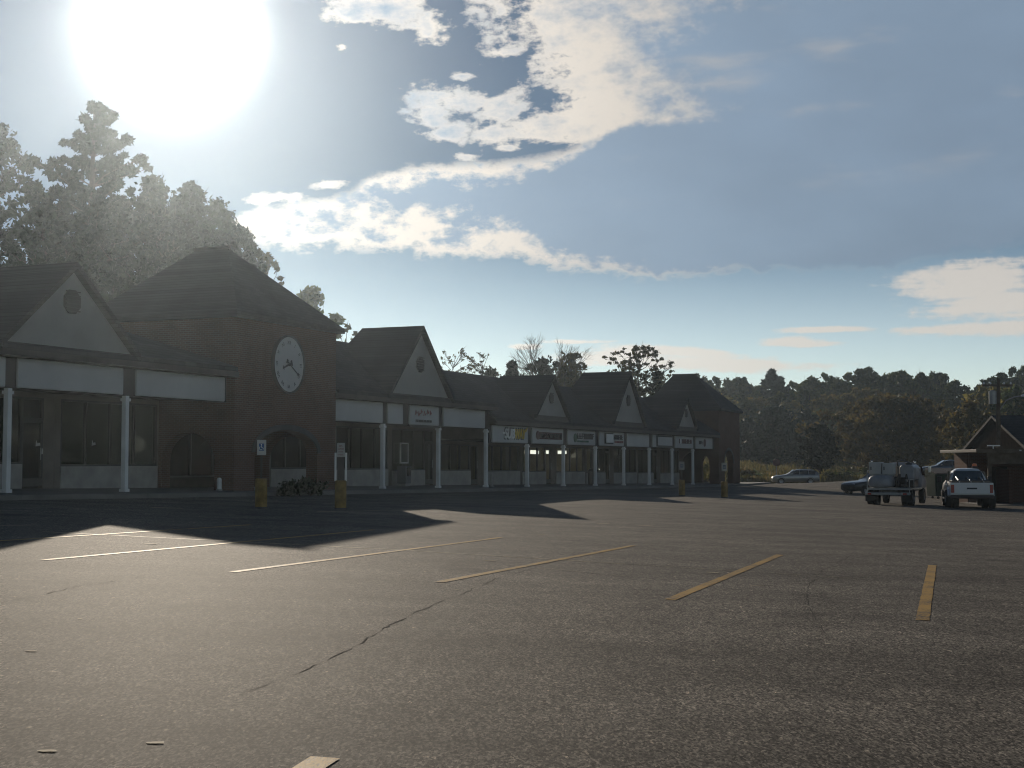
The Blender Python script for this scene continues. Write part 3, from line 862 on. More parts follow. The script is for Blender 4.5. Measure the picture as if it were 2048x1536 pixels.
o = walk_thing('newspaper_box', 809, 2.4, 'blue-grey vending box standing under the white framed notice', 'newspaper box')
MB().box(-.28, .28, -.25, .25, .12, .98).build('body', M['gray'], o, bevel=.03)
MB().box(-.2, .2, -.27, -.251, .5, .9).build('door', M['carglass'], o)
MB().box(-.24, .24, -.2, .2, 0, .119).build('base', M['steel'], o)
o = walk_thing('notice_board', 808, WALK_IN - .1, 'white framed notice hanging on the shop front above the vending box', 'notice board')
o.location.z += 1.15
MB().box(-.36, .36, -.03, .0, 0, .9).build('board', M['dark'], o)
MB().box(-.42, -.361, -.05, .01, -.06, .96).box(.361, .42, -.05, .01, -.06, .96).box(-.36, .36, -.05, .01, -.06, -.001).box(-.36, .36, -.05, .01, .901, .96).build('frame', M['white'], o)
o = walk_thing('trash_can', 1185, 1.6, 'dark round litter bin between two columns of the low building', 'litter bin')
MB().lathe([(.24, 0), (.28, .8), (.28, .83), (0, .83)], n=16).build('body', M['trim'], o)
MB().lathe([(.3, .835), (.3, .9), (.15, 1.05), (0, 1.06)], n=16).build('lid', M['black'], o)
def leaves(rng, cen, rad, n, size, flat=.75, up=.0, elong=1.6):
    """n leaf quads gaussian-scattered round every centre"""
    C = np.repeat(np.asarray(cen), n, axis=0); Rr = np.repeat(np.asarray(rad), n)
    N = len(C)
    d = rng.normal(size=(N, 3)); d /= np.linalg.norm(d, axis=1)[:, None]
    r = np.minimum(np.abs(rng.normal(size=N)) * .52 + .12 * rng.random(N), 1.7)
    p = C + d * (r * Rr)[:, None] * np.array([1, 1, flat])
    a = rng.normal(size=(N, 3)); a[:, 2] += up; a /= np.linalg.norm(a, axis=1)[:, None]
    q = rng.normal(size=(N, 3)); b = np.cross(a, q); b /= np.linalg.norm(b, axis=1)[:, None] + 1e-9
    s = size * (.6 + .8 * rng.random(N))
    a *= (s * elong * .5)[:, None]; b *= (s * .5)[:, None]
    V = np.stack([p - a, p + b * .9, p + a, p - b * .9], axis=1).reshape(-1, 3)
    return V, np.arange(N * 4).reshape(-1, 4)

def shrub(px, b, w, h, label):
    o = walk_thing('shrub', px, b, label, 'shrub')
    rng = np.random.default_rng(int(px))
    cen = [(rng.uniform(-w, w) * .7, rng.uniform(-w, w) * .5, rng.uniform(.25, .8) * h) for _ in range(14)]
    V, Q = leaves(rng, cen, [w * .4] * 14, 60, .12)
    fast_mesh('foliage', V, Q, M['leaf_d'], o)
    m = MB()
    for c in cen[:7]: m.tube([(0, 0, 0), (c[0]*.5, c[1]*.5, c[2]*.5), c], [.03, .02, .008], 5)
    m.build('stem', M['bark'], o)
shrub(580, -1.7, .55, .62, 'low dark shrub planted left of centre before the tower arch')
shrub(622, -1.7, .65, .72, 'fuller dark shrub planted before the right side of the tower arch')

# ------------------------------------------------------------------ vehicles: +x forward, y left, origin on the ground
def car_body(st):
    """st: list of (x, [(y, z) from the bottom centre to the top centre])"""
    n = len(st[0][1]); vs, fs = [], []
    for x, ring in st:
        full = [(y, z) for y, z in ring] + [(-y, z) for y, z in ring[-2:0:-1]]
        vs += [(x, y, z) for y, z in full]
    k = 2 * n - 2
    for i in range(len(st) - 1):
        for j in range(k): fs.append((i*k+j, i*k+(j+1)%k, (i+1)*k+(j+1)%k, (i+1)*k+j))
    fs.append(tuple(range(k))[::-1]); fs.append(tuple(range((len(st)-1)*k, len(st)*k)))
    return MB().add(vs, fs)

def wheel(root, x, y, r, w, rimmat='rim', name='wheel', dual=False):
    sg = 1 if y > 0 else -1
    wd = MB().lathe([(r*.62, -w/2), (r*.93, -w/2), (r, -w*.3), (r, w*.3), (r*.93, w/2), (r*.62, w/2)], (x, y, r), 26, 'y')
    if dual: wd.lathe([(r*.62, -w/2), (r*.93, -w/2), (r, -w*.3), (r, w*.3), (r*.93, w/2), (r*.62, w/2)], (x, y - sg * (w + .05), r), 26, 'y')
    t = wd.build(name, M['rubber'], root)
    m = MB().lathe([(0, w*.1), (r*.2, w*.12), (r*.3, w*.02), (r*.55, w*.1), (r*.63, w*.4)], (0, 0, 0), 20, 'y')
    m.v = [(a + x, b * sg + y, c + r) for a, b, c in m.v]
    m.lathe([(0, -w*.3), (r*.62, -w*.3), (r*.62, -w*.2), (0, -w*.2)], (x, y, r), 16, 'y')
    m.build('rim', M[rimmat], t)

def sedan(name, loc, heading, paint, label, wagon=False, Lc=4.75, H=1.46, W=1.8, cat='car'):
    o = thing(name, loc, label, cat, None, heading)
    h = Lc / 2; w = W / 2; belt = H * .62; hood = H * .60; zb = .25
    def ring(ws, bz, tw, tz): return [(0, zb), (w*.82*ws, zb), (w*ws, .42), (w*ws, bz*.8), (w*.95*ws, bz), (w*tw, tz), (w*tw*.5, tz + .03), (0, tz + .04)]
    if wagon: roofs = [(.45, .93), (.1, H - .06), (-1.2, H - .06), (-h + .45, H - .12), (-h + .12, belt + .15)]
    else: roofs = [(.7, belt), (-.05, H - .06), (-.9, H - .07), (-1.65, belt + .12), (-h + .15, belt + .05)]
    st = [(h, ring(.72, hood*.70, .6, hood*.72)), (h - .15, ring(.88, hood*.82, .72, hood*.86)), (h - .6, ring(.97, hood*.93, .8, hood*.96)), (h - 1.2, ring(1, hood, .82, hood + .02))]
    st.append((.75 if not wagon else .85, ring(1, belt, .84, belt + .03)))
    if wagon:
        st += [(.1, ring(1, belt, .70, H - .07)), (-.5, ring(1, belt, .72, H - .04)), (-1.4, ring(1, belt, .71, H - .05)), (-h + .42, ring(.98, belt, .68, H - .14)), (-h + .1, ring(.93, belt, .74, belt + .12)), (-h, ring(.85, belt*.8, .7, belt*.85))]
    else:
        st += [(-.02, ring(1, belt, .70, H - .07)), (-.5, ring(1, belt, .72, H - .04)), (-1.0, ring(1, belt, .69, H - .09)), (-1.7, ring(.98, belt, .76, belt + .08)), (-h + .2, ring(.93, belt, .76, belt + .05)), (-h, ring(.82, belt*.8, .66, belt*.85))]
    body = car_body(st).build('body', paint, o, smooth=True, sub=2)
    tz = H - .135
    for sg in (1, -1):
        def yy(z): return (w * .955 + (w * .705 - w * .955) * (z - belt) / (H - .1 - belt)) + .018
        xs = [(.42, -.10, .02, -.45), (-.5, -.5, -1.25, -1.2)] if not wagon else [(.42, 0.0, -.28, -.28), (-.36, -.36, -1.15, -1.15), (-1.23, -1.23, -h + .38, -h + .52)]
        if not wagon: xs = [(.48, .02, -.45, -.45), (-.53, -.53, -1.02, -1.4)]
        for (a, b_, c, d) in xs:
            z0, z1 = belt + .05, tz
            pts = [(a, sg * yy(z0), z0), (b_, sg * yy(z1), z1), (c, sg * yy(z1), z1), (d, sg * yy(z0), z0)]
            MB().prism(pts, (0, -.03 * sg, 0)).build('window', M['carglass'], o)
        MB().box(h - .32, h - .1, sg * w * .56 - .16, sg * w * .56 + .16, hood * .70, hood * .84).build('headlight', M['lens'], o, bevel=.04)
        MB().box(-h + .02, -h + .16, sg * w * .66 - .14, sg * w * .66 + .14, belt * .78, belt * .95).build('tail_light', M['red'], o, bevel=.03)
        MB().box(.30, .48, sg * (w + .13) - .09, sg * (w + .13) + .09, belt + .02, belt + .14).build('mirror', paint, o, bevel=.04)
        for x in (h - .88, -h + .95):
            wheel(o, x, sg * (w - .09), .325, .21)
            MB().lathe([(.37, -.02), (.395, -.02), (.395, .02), (.37, .02), (.37, -.02)], (x, sg * (w - .003), .33), 24, 'y').build('wheel_arch', M['rubber'], o)
        for x in (-.02, ) if not wagon else (-.1, ): MB().box(x - .55, x - .4, sg * (w + .0) - .012, sg * w + .02, belt - .12, belt - .08).build('handle', M['chrome'], o)
    xa, xb = (.72, .06) if not wagon else (.72, .16)
    z0, z1 = belt + .06, H - .085
    MB().prism([(xa, w*.76, z0), (xa, -w*.76, z0), (xb, -w*.62, z1), (xb, w*.62, z1)], (.02, 0, .03)).build('windshield', M['carglass'], o)
    if wagon: MB().prism([(-h + .10, w*.66, belt + .1), (-h + .10, -w*.66, belt + .1), (-h + .36, -w*.6, H - .16), (-h + .36, w*.6, H - .16)], (-.03, 0, .02)).build('rear_window', M['carglass'], o)
    else: MB().prism([(-1.72, w*.7, belt + .12), (-1.72, -w*.7, belt + .12), (-1.12, -w*.6, H - .12), (-1.12, w*.6, H - .12)], (-.02, 0, .03)).build('rear_window', M['carglass'], o)
    MB().box(h - .06, h + .015, -w*.4, w*.4, .42, .58).build('grille', M['rubber'], o, bevel=.03)
    MB().box(-h - .012, -h + .05, -.26, .26, .55, .68).build('number_plate', M['panel'], o)
    return o
def gpos(px, Y):
    x = (px - 1024) / F * Y
    return Vector((x, Y, gz(x, Y)))
sedan('parked_car', gpos(1589, 138), R(176), M['silver'], 'silver estate car parked side-on at the edge of the meadow', True, 4.65, 1.5)
sedan('parked_car', gpos(1750, 94), R(207), M['black'], 'black saloon car half hidden behind the spray truck', False, 5.0, 1.52)
sedan('parked_car', gpos(1888, 121), R(174), M['gray'], 'dark grey car on the bank above the green dumpster', False, 4.6, 1.45)

# pickup, seen from behind
Yp = 63.5
o = thing('pickup_truck', gpos(1940, Yp) + Vector((.48, 2.2, .0)), 'white crew cab pickup with raised tailgate seen from behind and an orange roof beacon', 'pickup', None, R(77))
w = .93
PW = M['carwhite']
def pr(ws, z0, bz, tw, tz): return [(0, z0), (w*.8*ws, z0), (w*ws, z0 + .2), (w*ws, bz*.85), (w*.97*ws, bz), (w*tw, tz), (w*tw*.5, tz + .02), (0, tz + .025)]
st = [(2.9, pr(.85, .55, .9, .7, .95)), (2.75, pr(.95, .5, 1.05, .82, 1.08)), (1.75, pr(1, .5, 1.12, .88, 1.16)), (1.2, pr(1, .5, 1.15, .86, 1.2)), (.62, pr(.97, .5, 1.16, .70, 1.76)), (0, pr(.97, .5, 1.16, .70, 1.80)), (-.75, pr(.97, .5, 1.16, .69, 1.78)), (-.98, pr(.97, .5, 1.16, .68, 1.72)), (-1.02, pr(.97, .5, 1.14, .8, 1.18))]
car_body(st).build('cab', PW, o, smooth=True, sub=1)
b = MB()
for sg in (1, -1):
    b.box(-2.85, -1.06, sg * w - (.09 if sg > 0 else 0), sg * w + (.09 if sg < 0 else 0), .58, 1.16)
b.box(-2.84, -1.06, -w + .09, w - .09, .6, .68).box(-1.12, -1.06, -w + .09, w - .09, .681, 1.15)
b.build('bed', PW, o, bevel=.02)
tg = MB().box(-2.95, -2.87, -w + .02, w - .02, .66, 1.17).build('tailgate', PW, o, bevel=.025)
MB().box(-2.965, -2.951, -.22, .22, .88, .95).build('handle', M['ink'], tg)
MB().box(-3.06, -2.88, -w, w, .46, .62).build('rear_bumper', M['trim'], o, bevel=.03)
MB().box(2.86, 3.0, -w, w, .45, .7).build('front_bumper', M['chrome'], o, bevel=.04)
for sg in (1, -1):
    MB().box(-2.97, -2.86, sg * (w - .1) - .07, sg * (w - .1) + .07, .72, 1.08).build('tail_light', M['red'], o, bevel=.015)
    MB().box(2.74, 2.93, sg * w * .72 - .14, sg * w * .72 + .14, .82, 1.0).build('headlight', M['lens'], o, bevel=.02)
    MB().box(.72, .86, sg * (w + .2) - .1, sg * (w + .2) + .1, 1.14, 1.42).build('mirror', M['ink'], o, bevel=.03)
    for a, c in ((.78, .02), (-.06, -.86)):
        def yv(z): return sg * (w * .975 + (w * .755 - w * .975) * (z - 1.16) / .62 + .014)
        MB().prism([(a, yv(1.24), 1.24), (a - (.26 if a > .5 else 0), yv(1.66), 1.66), (c, yv(1.66), 1.66), (c, yv(1.24), 1.24)], (0, -.02 * sg, 0)).build('window', M['carglass'], o)
    MB().box(-.2, .0, sg * w - .012, sg * w + .022, 1.02, 1.06).build('handle', M['chrome'], o)
    MB().box(-.9, 1.3, sg * (w + .02) - .07, sg * (w + .02) + .07, .38, .44).build('step_bar', M['chrome'], o)
    wheel(o, 1.95, sg * (w - .13), .42, .28); wheel(o, -1.9, sg * (w + .02), .42, .26, dual=True)
    MB().tube([(-1.9 + .49 * math.cos(R(a)), sg * (w + .02), .40 + .49 * math.sin(R(a))) for a in range(15, 170, 12)], .07, 6).build('fender', PW, o)
MB().prism([(-1.07, w*.80, 1.18), (-1.07, -w*.80, 1.18), (-1.01, -w*.63, 1.70), (-1.01, w*.63, 1.70)], (-.02, 0, 0)).build('rear_window', M['carglass'], o)
MB().prism([(1.16, w*.78, 1.24), (1.16, -w*.78, 1.24), (.66, -w*.66, 1.74), (.66, w*.66, 1.74)], (.03, 0, .02)).build('windshield', M['carglass'], o)
MB().box(-2.5, -1.2, -w + .1, w - .1, .69, 1.28).build('tool_box', M['black'], o, bevel=.03)
for y in (-.55, .0, .5): MB().tube([(-2.6, y, 1.2), (-1.3, y + .05, 1.42)], .035, 6).build('load_pipe', M['steel'], o)
bc = MB().lathe([(.13, 1.82), (.13, 1.90), (.09, 1.905)], (-.55, -.35, 0), 16).build('beacon', M['trim'], o)
MB().lathe([(.10, 1.905), (.095, 2.0), (.05, 2.03), (0, 2.035)], (-.55, -.35, 0), 16).build('lens', M['orange'], bc)

# spray truck with tanks, seen from behind
o = thing('spray_truck', gpos(1808, 66) + Vector((0, 1.3, 0)), 'white spray truck with twin cabinets, a round tank and an engine cover at its rear', 'truck', None, R(65))
MB().box(-2.5, 2.6, -.42, -.30, .55, .72).box(-2.5, 2.6, .30, .42, .55, .72).box(-2.4, 2.4, -.299, .299, .6, .68).build('chassis', M['black'], o)
MB().box(-2.35, 1.0, -1.0, 1.0, .73, .82).build('deck', M['steel'], o, bevel=.01)
MB().box(-2.75, -2.45, -1.02, 1.02, .50, .62).build('rear_bumper', M['steel'], o, bevel=.02)
ec = car_body([(-2.5, [(0, .83), (.42, .83), (.5, .95), (.46, 1.22), (.3, 1.32), (0, 1.34)]), (-2.3, [(0, .83), (.5, .83), (.58, .95), (.55, 1.3), (.38, 1.42), (0, 1.44)]), (-1.3, [(0, .83), (.5, .83), (.58, .95), (.55, 1.34), (.38, 1.46), (0, 1.48)]), (-1.2, [(0, .83), (.48, .83), (.55, .95), (.5, 1.3), (.34, 1.42), (0, 1.44)])])
ec.v = [(x, y + .42, z) for x, y, z in ec.v]
ec.build('engine_cover', M['truck'], o, smooth=True, sub=1)
for y0, y1, z0, z1 in ((.42, .98, 1.45, 2.02), (-.14, .38, 1.45, 1.98)):
    c = MB().box(-1.9, -1.15, y0, y1, z0, z1).build('cabinet', M['panel'], o, bevel=.03)
    MB().box(-1.925, -1.905, y0 + .05, y1 - .05, z0 + .06, z1 - .05).build('cabinet_door', M['panel'], c, bevel=.008)
    MB().box(-1.96, -1.928, y1 - .13, y1 - .09, z0 + .2, z0 + .36).build('handle', M['ink'], c)
MB().box(-1.85, -1.2, -.10, .94, 1.36, 1.449).build('cabinet_shelf', M['steel'], o)
tk = MB().prism([(-.95, -.95, 1.2), (-.95, -.95, 1.74), (-.95, -.82, 1.90), (-.95, -.36, 1.90), (-.95, -.26, 1.78), (-.95, -.26, 1.2)], (1.6, 0, 0)).build('tank', M['truck'], o, bevel=.07)
MB().lathe([(.16, 1.90), (.16, 1.98), (0, 1.985)], (-.35, -.6, 0), 16).build('tank_lid', M['ink'], tk)
for x in (-.7, .4): MB().box(x - .03, x + .03, -.97, -.24, 1.19, 1.22).box(x - .03, x + .03, -.97, -.955, 1.22, 1.76).build('strap', M['steel'], tk)
MB().box(-.95, .2, -.95, .0, .83, 1.17).build('tank_cradle', M['black'], o, bevel=.02)
rl = MB().lathe([(.30, -.16), (.32, -.16), (.32, -.13), (.16, -.12), (.16, .12), (.32, .13), (.32, .16), (.30, .16)], (-1.95, -.6, 1.16), 22, 'y').build('hose_reel', M['rubber'], o)
MB().lathe([(0, -.2), (.06, -.2), (.06, .2), (0, .2)], (-1.95, -.6, 1.16), 12, 'y').build('axle', M['steel'], rl)
cw = 1.0
def cr(ws, bz, tw, tz): return [(0, .6), (cw*.8*ws, .6), (cw*ws, .8), (cw*ws, bz*.9), (cw*.98*ws, bz), (cw*tw, tz), (cw*tw*.5, tz + .02), (0, tz + .025)]
car_body([(2.75, cr(.9, 1.0, .8, 1.05)), (2.6, cr(.98, 1.15, .86, 1.22)), (2.15, cr(1, 1.25, .88, 1.34)), (1.75, cr(1, 1.3, .8, 1.94)), (1.2, cr(1, 1.3, .8, 2.0)), (1.08, cr(1, 1.3, .8, 1.96)), (1.04, cr(.97, 1.28, .78, 1.9))]).build('cab', M['truck'], o, smooth=True, sub=1)
for sg in (1, -1):
    MB().prism([(1.85, sg * (cw * .985), 1.38), (1.68, sg * (cw * .87), 1.82), (1.22, sg * (cw * .87), 1.82), (1.22, sg * (cw * .985), 1.38)], (0, sg * .02, 0)).build('window', M['carglass'], o)
    MB().tube([(1.9, sg * 1.0, 1.3), (1.95, sg * 1.2, 1.4), (1.95, sg * 1.2, 1.85)], .015, 6).build('mirror_arm', M['ink'], o)
    MB().box(1.92, 1.97, sg * 1.22 - .08, sg * 1.22 + .08, 1.5, 1.85).build('mirror', M['chrome'], o, bevel=.02)
    MB().box(-2.80, -2.751, sg * .8 - .08, sg * .8 + .08, .52, .6).build('tail_light', M['red'], o)
    MB().box(2.62, 2.78, sg * .72 - .12, sg * .72 + .12, .85, 1.02).build('headlight', M['lens'], o, bevel=.02)
    wheel(o, -1.75, sg * .93, .385, .24, dual=True); wheel(o, 1.85, sg * .86, .385, .24)
    MB().box(-2.4, -2.36, sg * .84 - .22, sg * .84 + .22, .2, .62).build('mud_flap', M['rubber'], o)
MB().prism([(1.03, .72, 1.36), (1.03, -.72, 1.36), (1.05, -.66, 1.82), (1.05, .66, 1.82)], (-.02, 0, 0)).build('rear_window', M['carglass'], o)
for y in (.92, -.9):
    lp = MB().lathe([(.06, 2.03 if y > 0 else 1.99), (.06, 2.08 if y > 0 else 2.04), (.03, 2.11 if y > 0 else 2.07)], (-1.5 if y > 0 else 1.2, y * (1 if y > 0 else .7), 0), 14).build('work_lamp', M['chrome'], o)
MB().box(-.94, -.90, -.24, -.16, .9, 1.85).box(-1.1, -.96, -.15, .95, .83, 1.34).build('pump_frame', M['black'], o)
MB().tube([(-1.0, -.2, 1.0), (-1.05, -.2, 2.05), (-.4, -.3, 2.12), (.4, -.5, 2.0)], .035, 8).build('pipe', M['ink'], o)
MB().tube([(-2.45, .96, .62), (-2.45, .96, 1.5), (-2.3, .96, 1.62), (-1.95, .96, 1.62)], .022, 6).tube([(-2.45, -.96, .62), (-2.45, -.96, 1.2), (-1.2, -.96, 1.2), (-1.2, -.96, .83)], .022, 6).build('hand_rail', M['steel'], o)

# dumpster
o = thing('dumpster', gpos(1890, 86), 'dark green steel dumpster between the spray truck and the pickup', 'dumpster', None, R(8))
m = MB(); m.add([(-.95, -.6, .18), (.95, -.6, .18), (.95, .6, .18), (-.95, .6, .18), (-1.05, -.75, 1.5), (1.05, -.75, 1.5), (1.05, .75, 1.8), (-1.05, .75, 1.8)], [(0,3,2,1),(4,5,6,7),(0,1,5,4),(1,2,6,5),(2,3,7,6),(3,0,4,7)])
for i in range(5): m.box(-.85 + i * .42, -.79 + i * .42, -.73, -.60, .3, 1.35)
m.build('body', M['green'], o, bevel=.02)
for x in (-.52, .52): MB().add([(x - .5, -.80, 1.53), (x + .5, -.80, 1.53), (x + .5, .76, 1.84), (x - .5, .76, 1.84), (x - .5, -.80, 1.57), (x + .5, -.80, 1.57), (x + .5, .76, 1.88), (x - .5, .76, 1.88)], [(0,3,2,1),(4,5,6,7),(0,1,5,4),(1,2,6,5),(2,3,7,6),(3,0,4,7)]).build('lid', M['trim'], o)
for x in (-.7, .7):
    for y in (-.4, .4): MB().lathe([(0, -.03), (.08, -.03), (.08, .03), (0, .03)], (x, y, .09), 14, 'y').build('caster', M['rubber'], o)

# far stop sign seen from behind on the meadow, utility pole, porch shed and the dark roof behind it
o = thing('stop_sign', gpos(1552, 146), 'small rusty octagonal sign on a thin post at the meadow edge', 'sign')
MB().tube([(0, 0, 0), (0, 0, 2.3)], .05, 6).build('post', M['steel'], o)
MB().prism([(.42 * math.cos(R(22.5 + 45*i)), -.06, 2.2 + .42 * math.sin(R(22.5 + 45*i))) for i in range(8)], (0, .03, 0)).build('sign_plate', M['maroon'], o)

p = gpos(1996, 83)
o = thing('utility_pole', p, 'grey wooden utility pole with a transformer and a curved lamp arm over the porch roof', 'utility pole')
top = at(1996, 756, 83).z - p.z
MB().tube([(0, 0, -.2), (0, 0, top * .5), (.08, 0, top)], [.17, .15, .10], 10).build('pole', M['wood'], o)
MB().lathe([(0, 0), (.22, 0), (.22, .75), (.1, .82), (0, .83)], (-.32, -.1, top - 1.55), 16).build('transformer', M['steel'], o)
MB().box(-.9, .9, -.06, .06, top - .5, top - .38).build('crossarm', M['wood'], o)
for x in (-.8, -.4, .4, .8): MB().lathe([(.04, 0), (.06, .06), (.03, .14), (0, .15)], (x, 0, top - .38), 10).build('insulator', M['lens'], o)
la = MB().tube([(.1, -.05, top - 1.9), (.4, -.3, top - 1.35), (.8, -.6, top - 1.15), (1.2, -.8, top - 1.1)], .04, 6).build('lamp_arm', M['steel'], o)
MB().lathe([(0, 0), (.16, 0), (.12, .12), (0, .15)], (1.25, -.83, top - 1.15), 14).build('lamp_head', M['lens'], la)
MB().box(-.75, .0, -.30, -.22, top - 4.05, top - 3.98).tube([(-.4, -.26, top - 4.6), (-.4, -.26, top - 4.0)], .04, 6).build('bracket', M['lens'], o)

def wx(px, Y): return (px - 1024) / F * Y
Ys = 73.0
x0 = wx(1966, Ys); zg = gz(x0 + 3, Ys)
o = thing('porch_shed', (x0, Ys, zg), 'brown brick shed with a flat overhanging porch roof behind the pickup', 'shed')
ze = at(2000, 899, Ys).z - zg
MB().box(-.75, 9.5, -1.2, 5, ze - .16, ze).build('roof', M['trim'], o, bevel=.02)
MB().box(-.8, 9.55, -1.28, -1.21, ze - .2, ze + .03).build('gutter', M['wood'], o)
MB().box(-.1, 9, -.95, -.75, ze - .75, ze - .161).build('beam', M['wood'], o)
for x in (0, 2.05, 4.6, 8.8): MB().box(x - .09, x + .09, -.94, -.76, -.1, ze - .751).build('post', M['wood'], o)
wl = MB().box(.1, 9, 2.6, 2.8, -.3, ze - .17).box(.05, .25, 2.81, 5, -.3, ze - .17).box(1.5, 1.7, .6, 2.59, -.1, 1.9).build('wall', M['brick'], o)
d = MB().box(1.2, 2.1, 2.53, 2.59, 0, 2.05).build('door', M['darkwood'], o)
MB().box(1.95, 2.02, 2.48, 2.525, .95, 1.05).build('handle', M['steel'], d)
MB().box(-.4, 9.3, -1.1, 2.59, -.3, .12).build('floor_slab', M['concrete'], o)
lp = MB().lathe([(0, 0), (.05, .01), (.06, .06), (0, .07)], (1.45, -1.3, ze - .09), 10).build('porch_lamp', M['lens'], o)

Yh = 95.0
x0 = wx(1990, Yh); zg = gz(x0, Yh)
zr = at(1990, 836, Yh).z - zg; zl = at(1932, 903, Yh + 6.4).z - zg
o = thing('dark_roofed_house', (x0, Yh, zg), 'house with a steep dark roof rising behind the porch shed', 'house')
r = MB()
for sg in (-1, 1):
    r.prism([(-.25, sg * 6.6, zl - .15), (-.25, 0, zr), (-.25, 0, zr + .18), (-.25, sg * 6.7, zl + .02)], (12.5, 0, 0))
r.build('roof', M['shingle'], o)
wl = MB().box(0, 12, -6.2, 6.2, -.6, zl - .16)
wl.prism([(.0, -6.2, zl - .16), (.0, 6.2, zl - .16), (.0, 0, zr - .05)], (12, 0, 0)).build('wall', M['darkwood'], o)
for x in (2.0, 6.0):
    q = MB().box(x, x + 1.2, -6.24, -6.21, .9, 2.1).build('window', M['carglass'], o)
    MB().box(x - .06, x - .001, -6.27, -6.205, .84, 2.16).box(x + 1.201, x + 1.26, -6.27, -6.205, .84, 2.16).box(x, x + 1.2, -6.27, -6.205, .84, .899).box(x, x + 1.2, -6.27, -6.205, 2.101, 2.16).build('frame', M['trim'], q)
MB().box(5, 5.7, .3, .9, zr - .6, zr + .8).build('chimney', M['brick'], o)
# ------------------------------------------------------------------ trees
def limb(m, a, b, r0, r1, rng, sag=.08, n=5, k=4):
    a = np.asarray(a, float); b = np.asarray(b, float); L = np.linalg.norm(b - a)
    off = rng.normal(size=3) * L * sag
    pts = [a + (b - a) * t + off * math.sin(math.pi * t) for t in np.linspace(0, 1, k)]
    m.tube(pts, list(np.linspace(r0, r1, k)), n, caps=False)
    return pts

def crown_centres(rng, H, rad, base, shape, n, fill):
    """clump centres inside an uneven crown envelope"""
    out = []
    lob = rng.uniform(0, 6.28, 4); amp = rng.uniform(.08, .2, 4)
    while len(out) < n:
        u = rng.random(); z = base + (H - base) * u
        if shape == 'round': e = math.sqrt(max(0, 1 - (2 * u - 1) ** 2)) ** .8 * (1.08 - .2 * u)
        elif shape == 'spread': e = (.35 + .65 * min(1, u * 1.7)) * (1 - max(0, u - .72) ** 2 * 9)
        elif shape == 'oval': e = math.sin(math.pi * min(1, .08 + u * .92)) ** .6
        else: e = (1 - u) ** .8 * min(1, .3 + u * 6) + .04
        a = rng.uniform(0, 6.28)
        e *= 1 + sum(amp[i] * math.sin((i + 2) * a + lob[i] + 3 * u) for i in range(4))
        r = rad * max(.03, e) * (fill + (1 - fill) * rng.random()) if rng.random() < .8 else rad * e * rng.random()
        out.append((r * math.cos(a), r * math.sin(a), z))
    return np.array(out)

def broadleaf(root, rng, H, rad, base=.22, shape='round', nclus=70, nleaf=110, leaf=.3, clump=.19, mat='leaf_a', fill=.55, trunk=.02, limbs=26, bark='bark', flat=.7):
    nclus = int(nclus * 1.9); nleaf = int(nleaf * .62); clump *= .80
    C = crown_centres(rng, H * .96, rad * .92, H * base, shape, nclus, fill)
    cr = rad * clump * (.6 + .8 * rng.random(nclus))
    V, Q = leaves(rng, C, cr, nleaf, leaf, flat)
    m = MB(); r0 = H * trunk
    lean = rng.normal(size=2) * H * .015
    tp = [(lean[0] * t * 1.0, lean[1] * t, H * .86 * t - .3) for t in np.linspace(0, 1, 7)]
    m.tube(tp, [r0 * 1.25, r0, r0 * .85, r0 * .68, r0 * .5, r0 * .3, r0 * .08], 8)
    o = m.build('trunk', M[bark], root)
    lb = MB()
    for i in rng.permutation(nclus)[:limbs]:
        c = C[i]; zt = max(H * base * .75, c[2] - np.hypot(c[0], c[1]) * rng.uniform(.6, 1.2)); zt = min(zt, H * .8)
        limb(lb, (lean[0] * zt / H, lean[1] * zt / H, zt), c, r0 * .34 * (1 - zt / H) + .02, .012, rng)
        for _ in range(2):
            q = C[i] + rng.normal(size=3) * cr[i] * .9
            limb(lb, c * .75 + np.array([0, 0, zt]) * .25, q, r0 * .1 + .01, .008, rng, n=4, k=3)
    lb.build('limb', M[bark], root)
    fast_mesh('crown', V, Q, M[mat], root)
    return root

def white_pine(root, rng, H, rad, z0=.35, nlev=15, leaf=.30, dens=46, nb=4, cl=1.0):
    m = MB(); r0 = H * .016
    m.tube([(0, 0, -.3), (.1, 0, H * .4), (-.1, .1, H * .75), (0, 0, H)], [r0 * 1.2, r0, r0 * .6, .03], 8)
    m.build('trunk', M['bark'], root)
    C, rr = [], []; lb = MB()
    for i in range(nlev):
        u = i / (nlev - 1); z = H * (z0 + (1 - z0) * u * .98)
        L = rad * ((1 - u) ** .5 * .8 + .2) * rng.uniform(.6, 1.1)
        for k in range(nb if u < .9 else 3):
            a = rng.uniform(0, 6.28); Lk = L * rng.uniform(.55, 1.1); up = rng.uniform(.15, .5) + .3 * u
            e = np.array([Lk * math.cos(a), Lk * math.sin(a), z + Lk * up])
            pts = limb(lb, (0, 0, z), e, r0 * .25 * (1 - u) + .03, .015, rng, .05)
            for t in np.linspace(.3, 1, 8):
                p = np.array([0, 0, z]) * (1 - t) + e * t
                C.append(p + rng.normal(size=3) * Lk * .045 + np.array([0, 0, .12])); rr.append((.22 + Lk * .075) * cl)
    lb.build('limb', M['bark'], root)
    V, Q = leaves(rng, C, rr, dens, leaf, .5, 0, 2.6)
    fast_mesh('crown', V, Q, M['needles'], root)
    return root

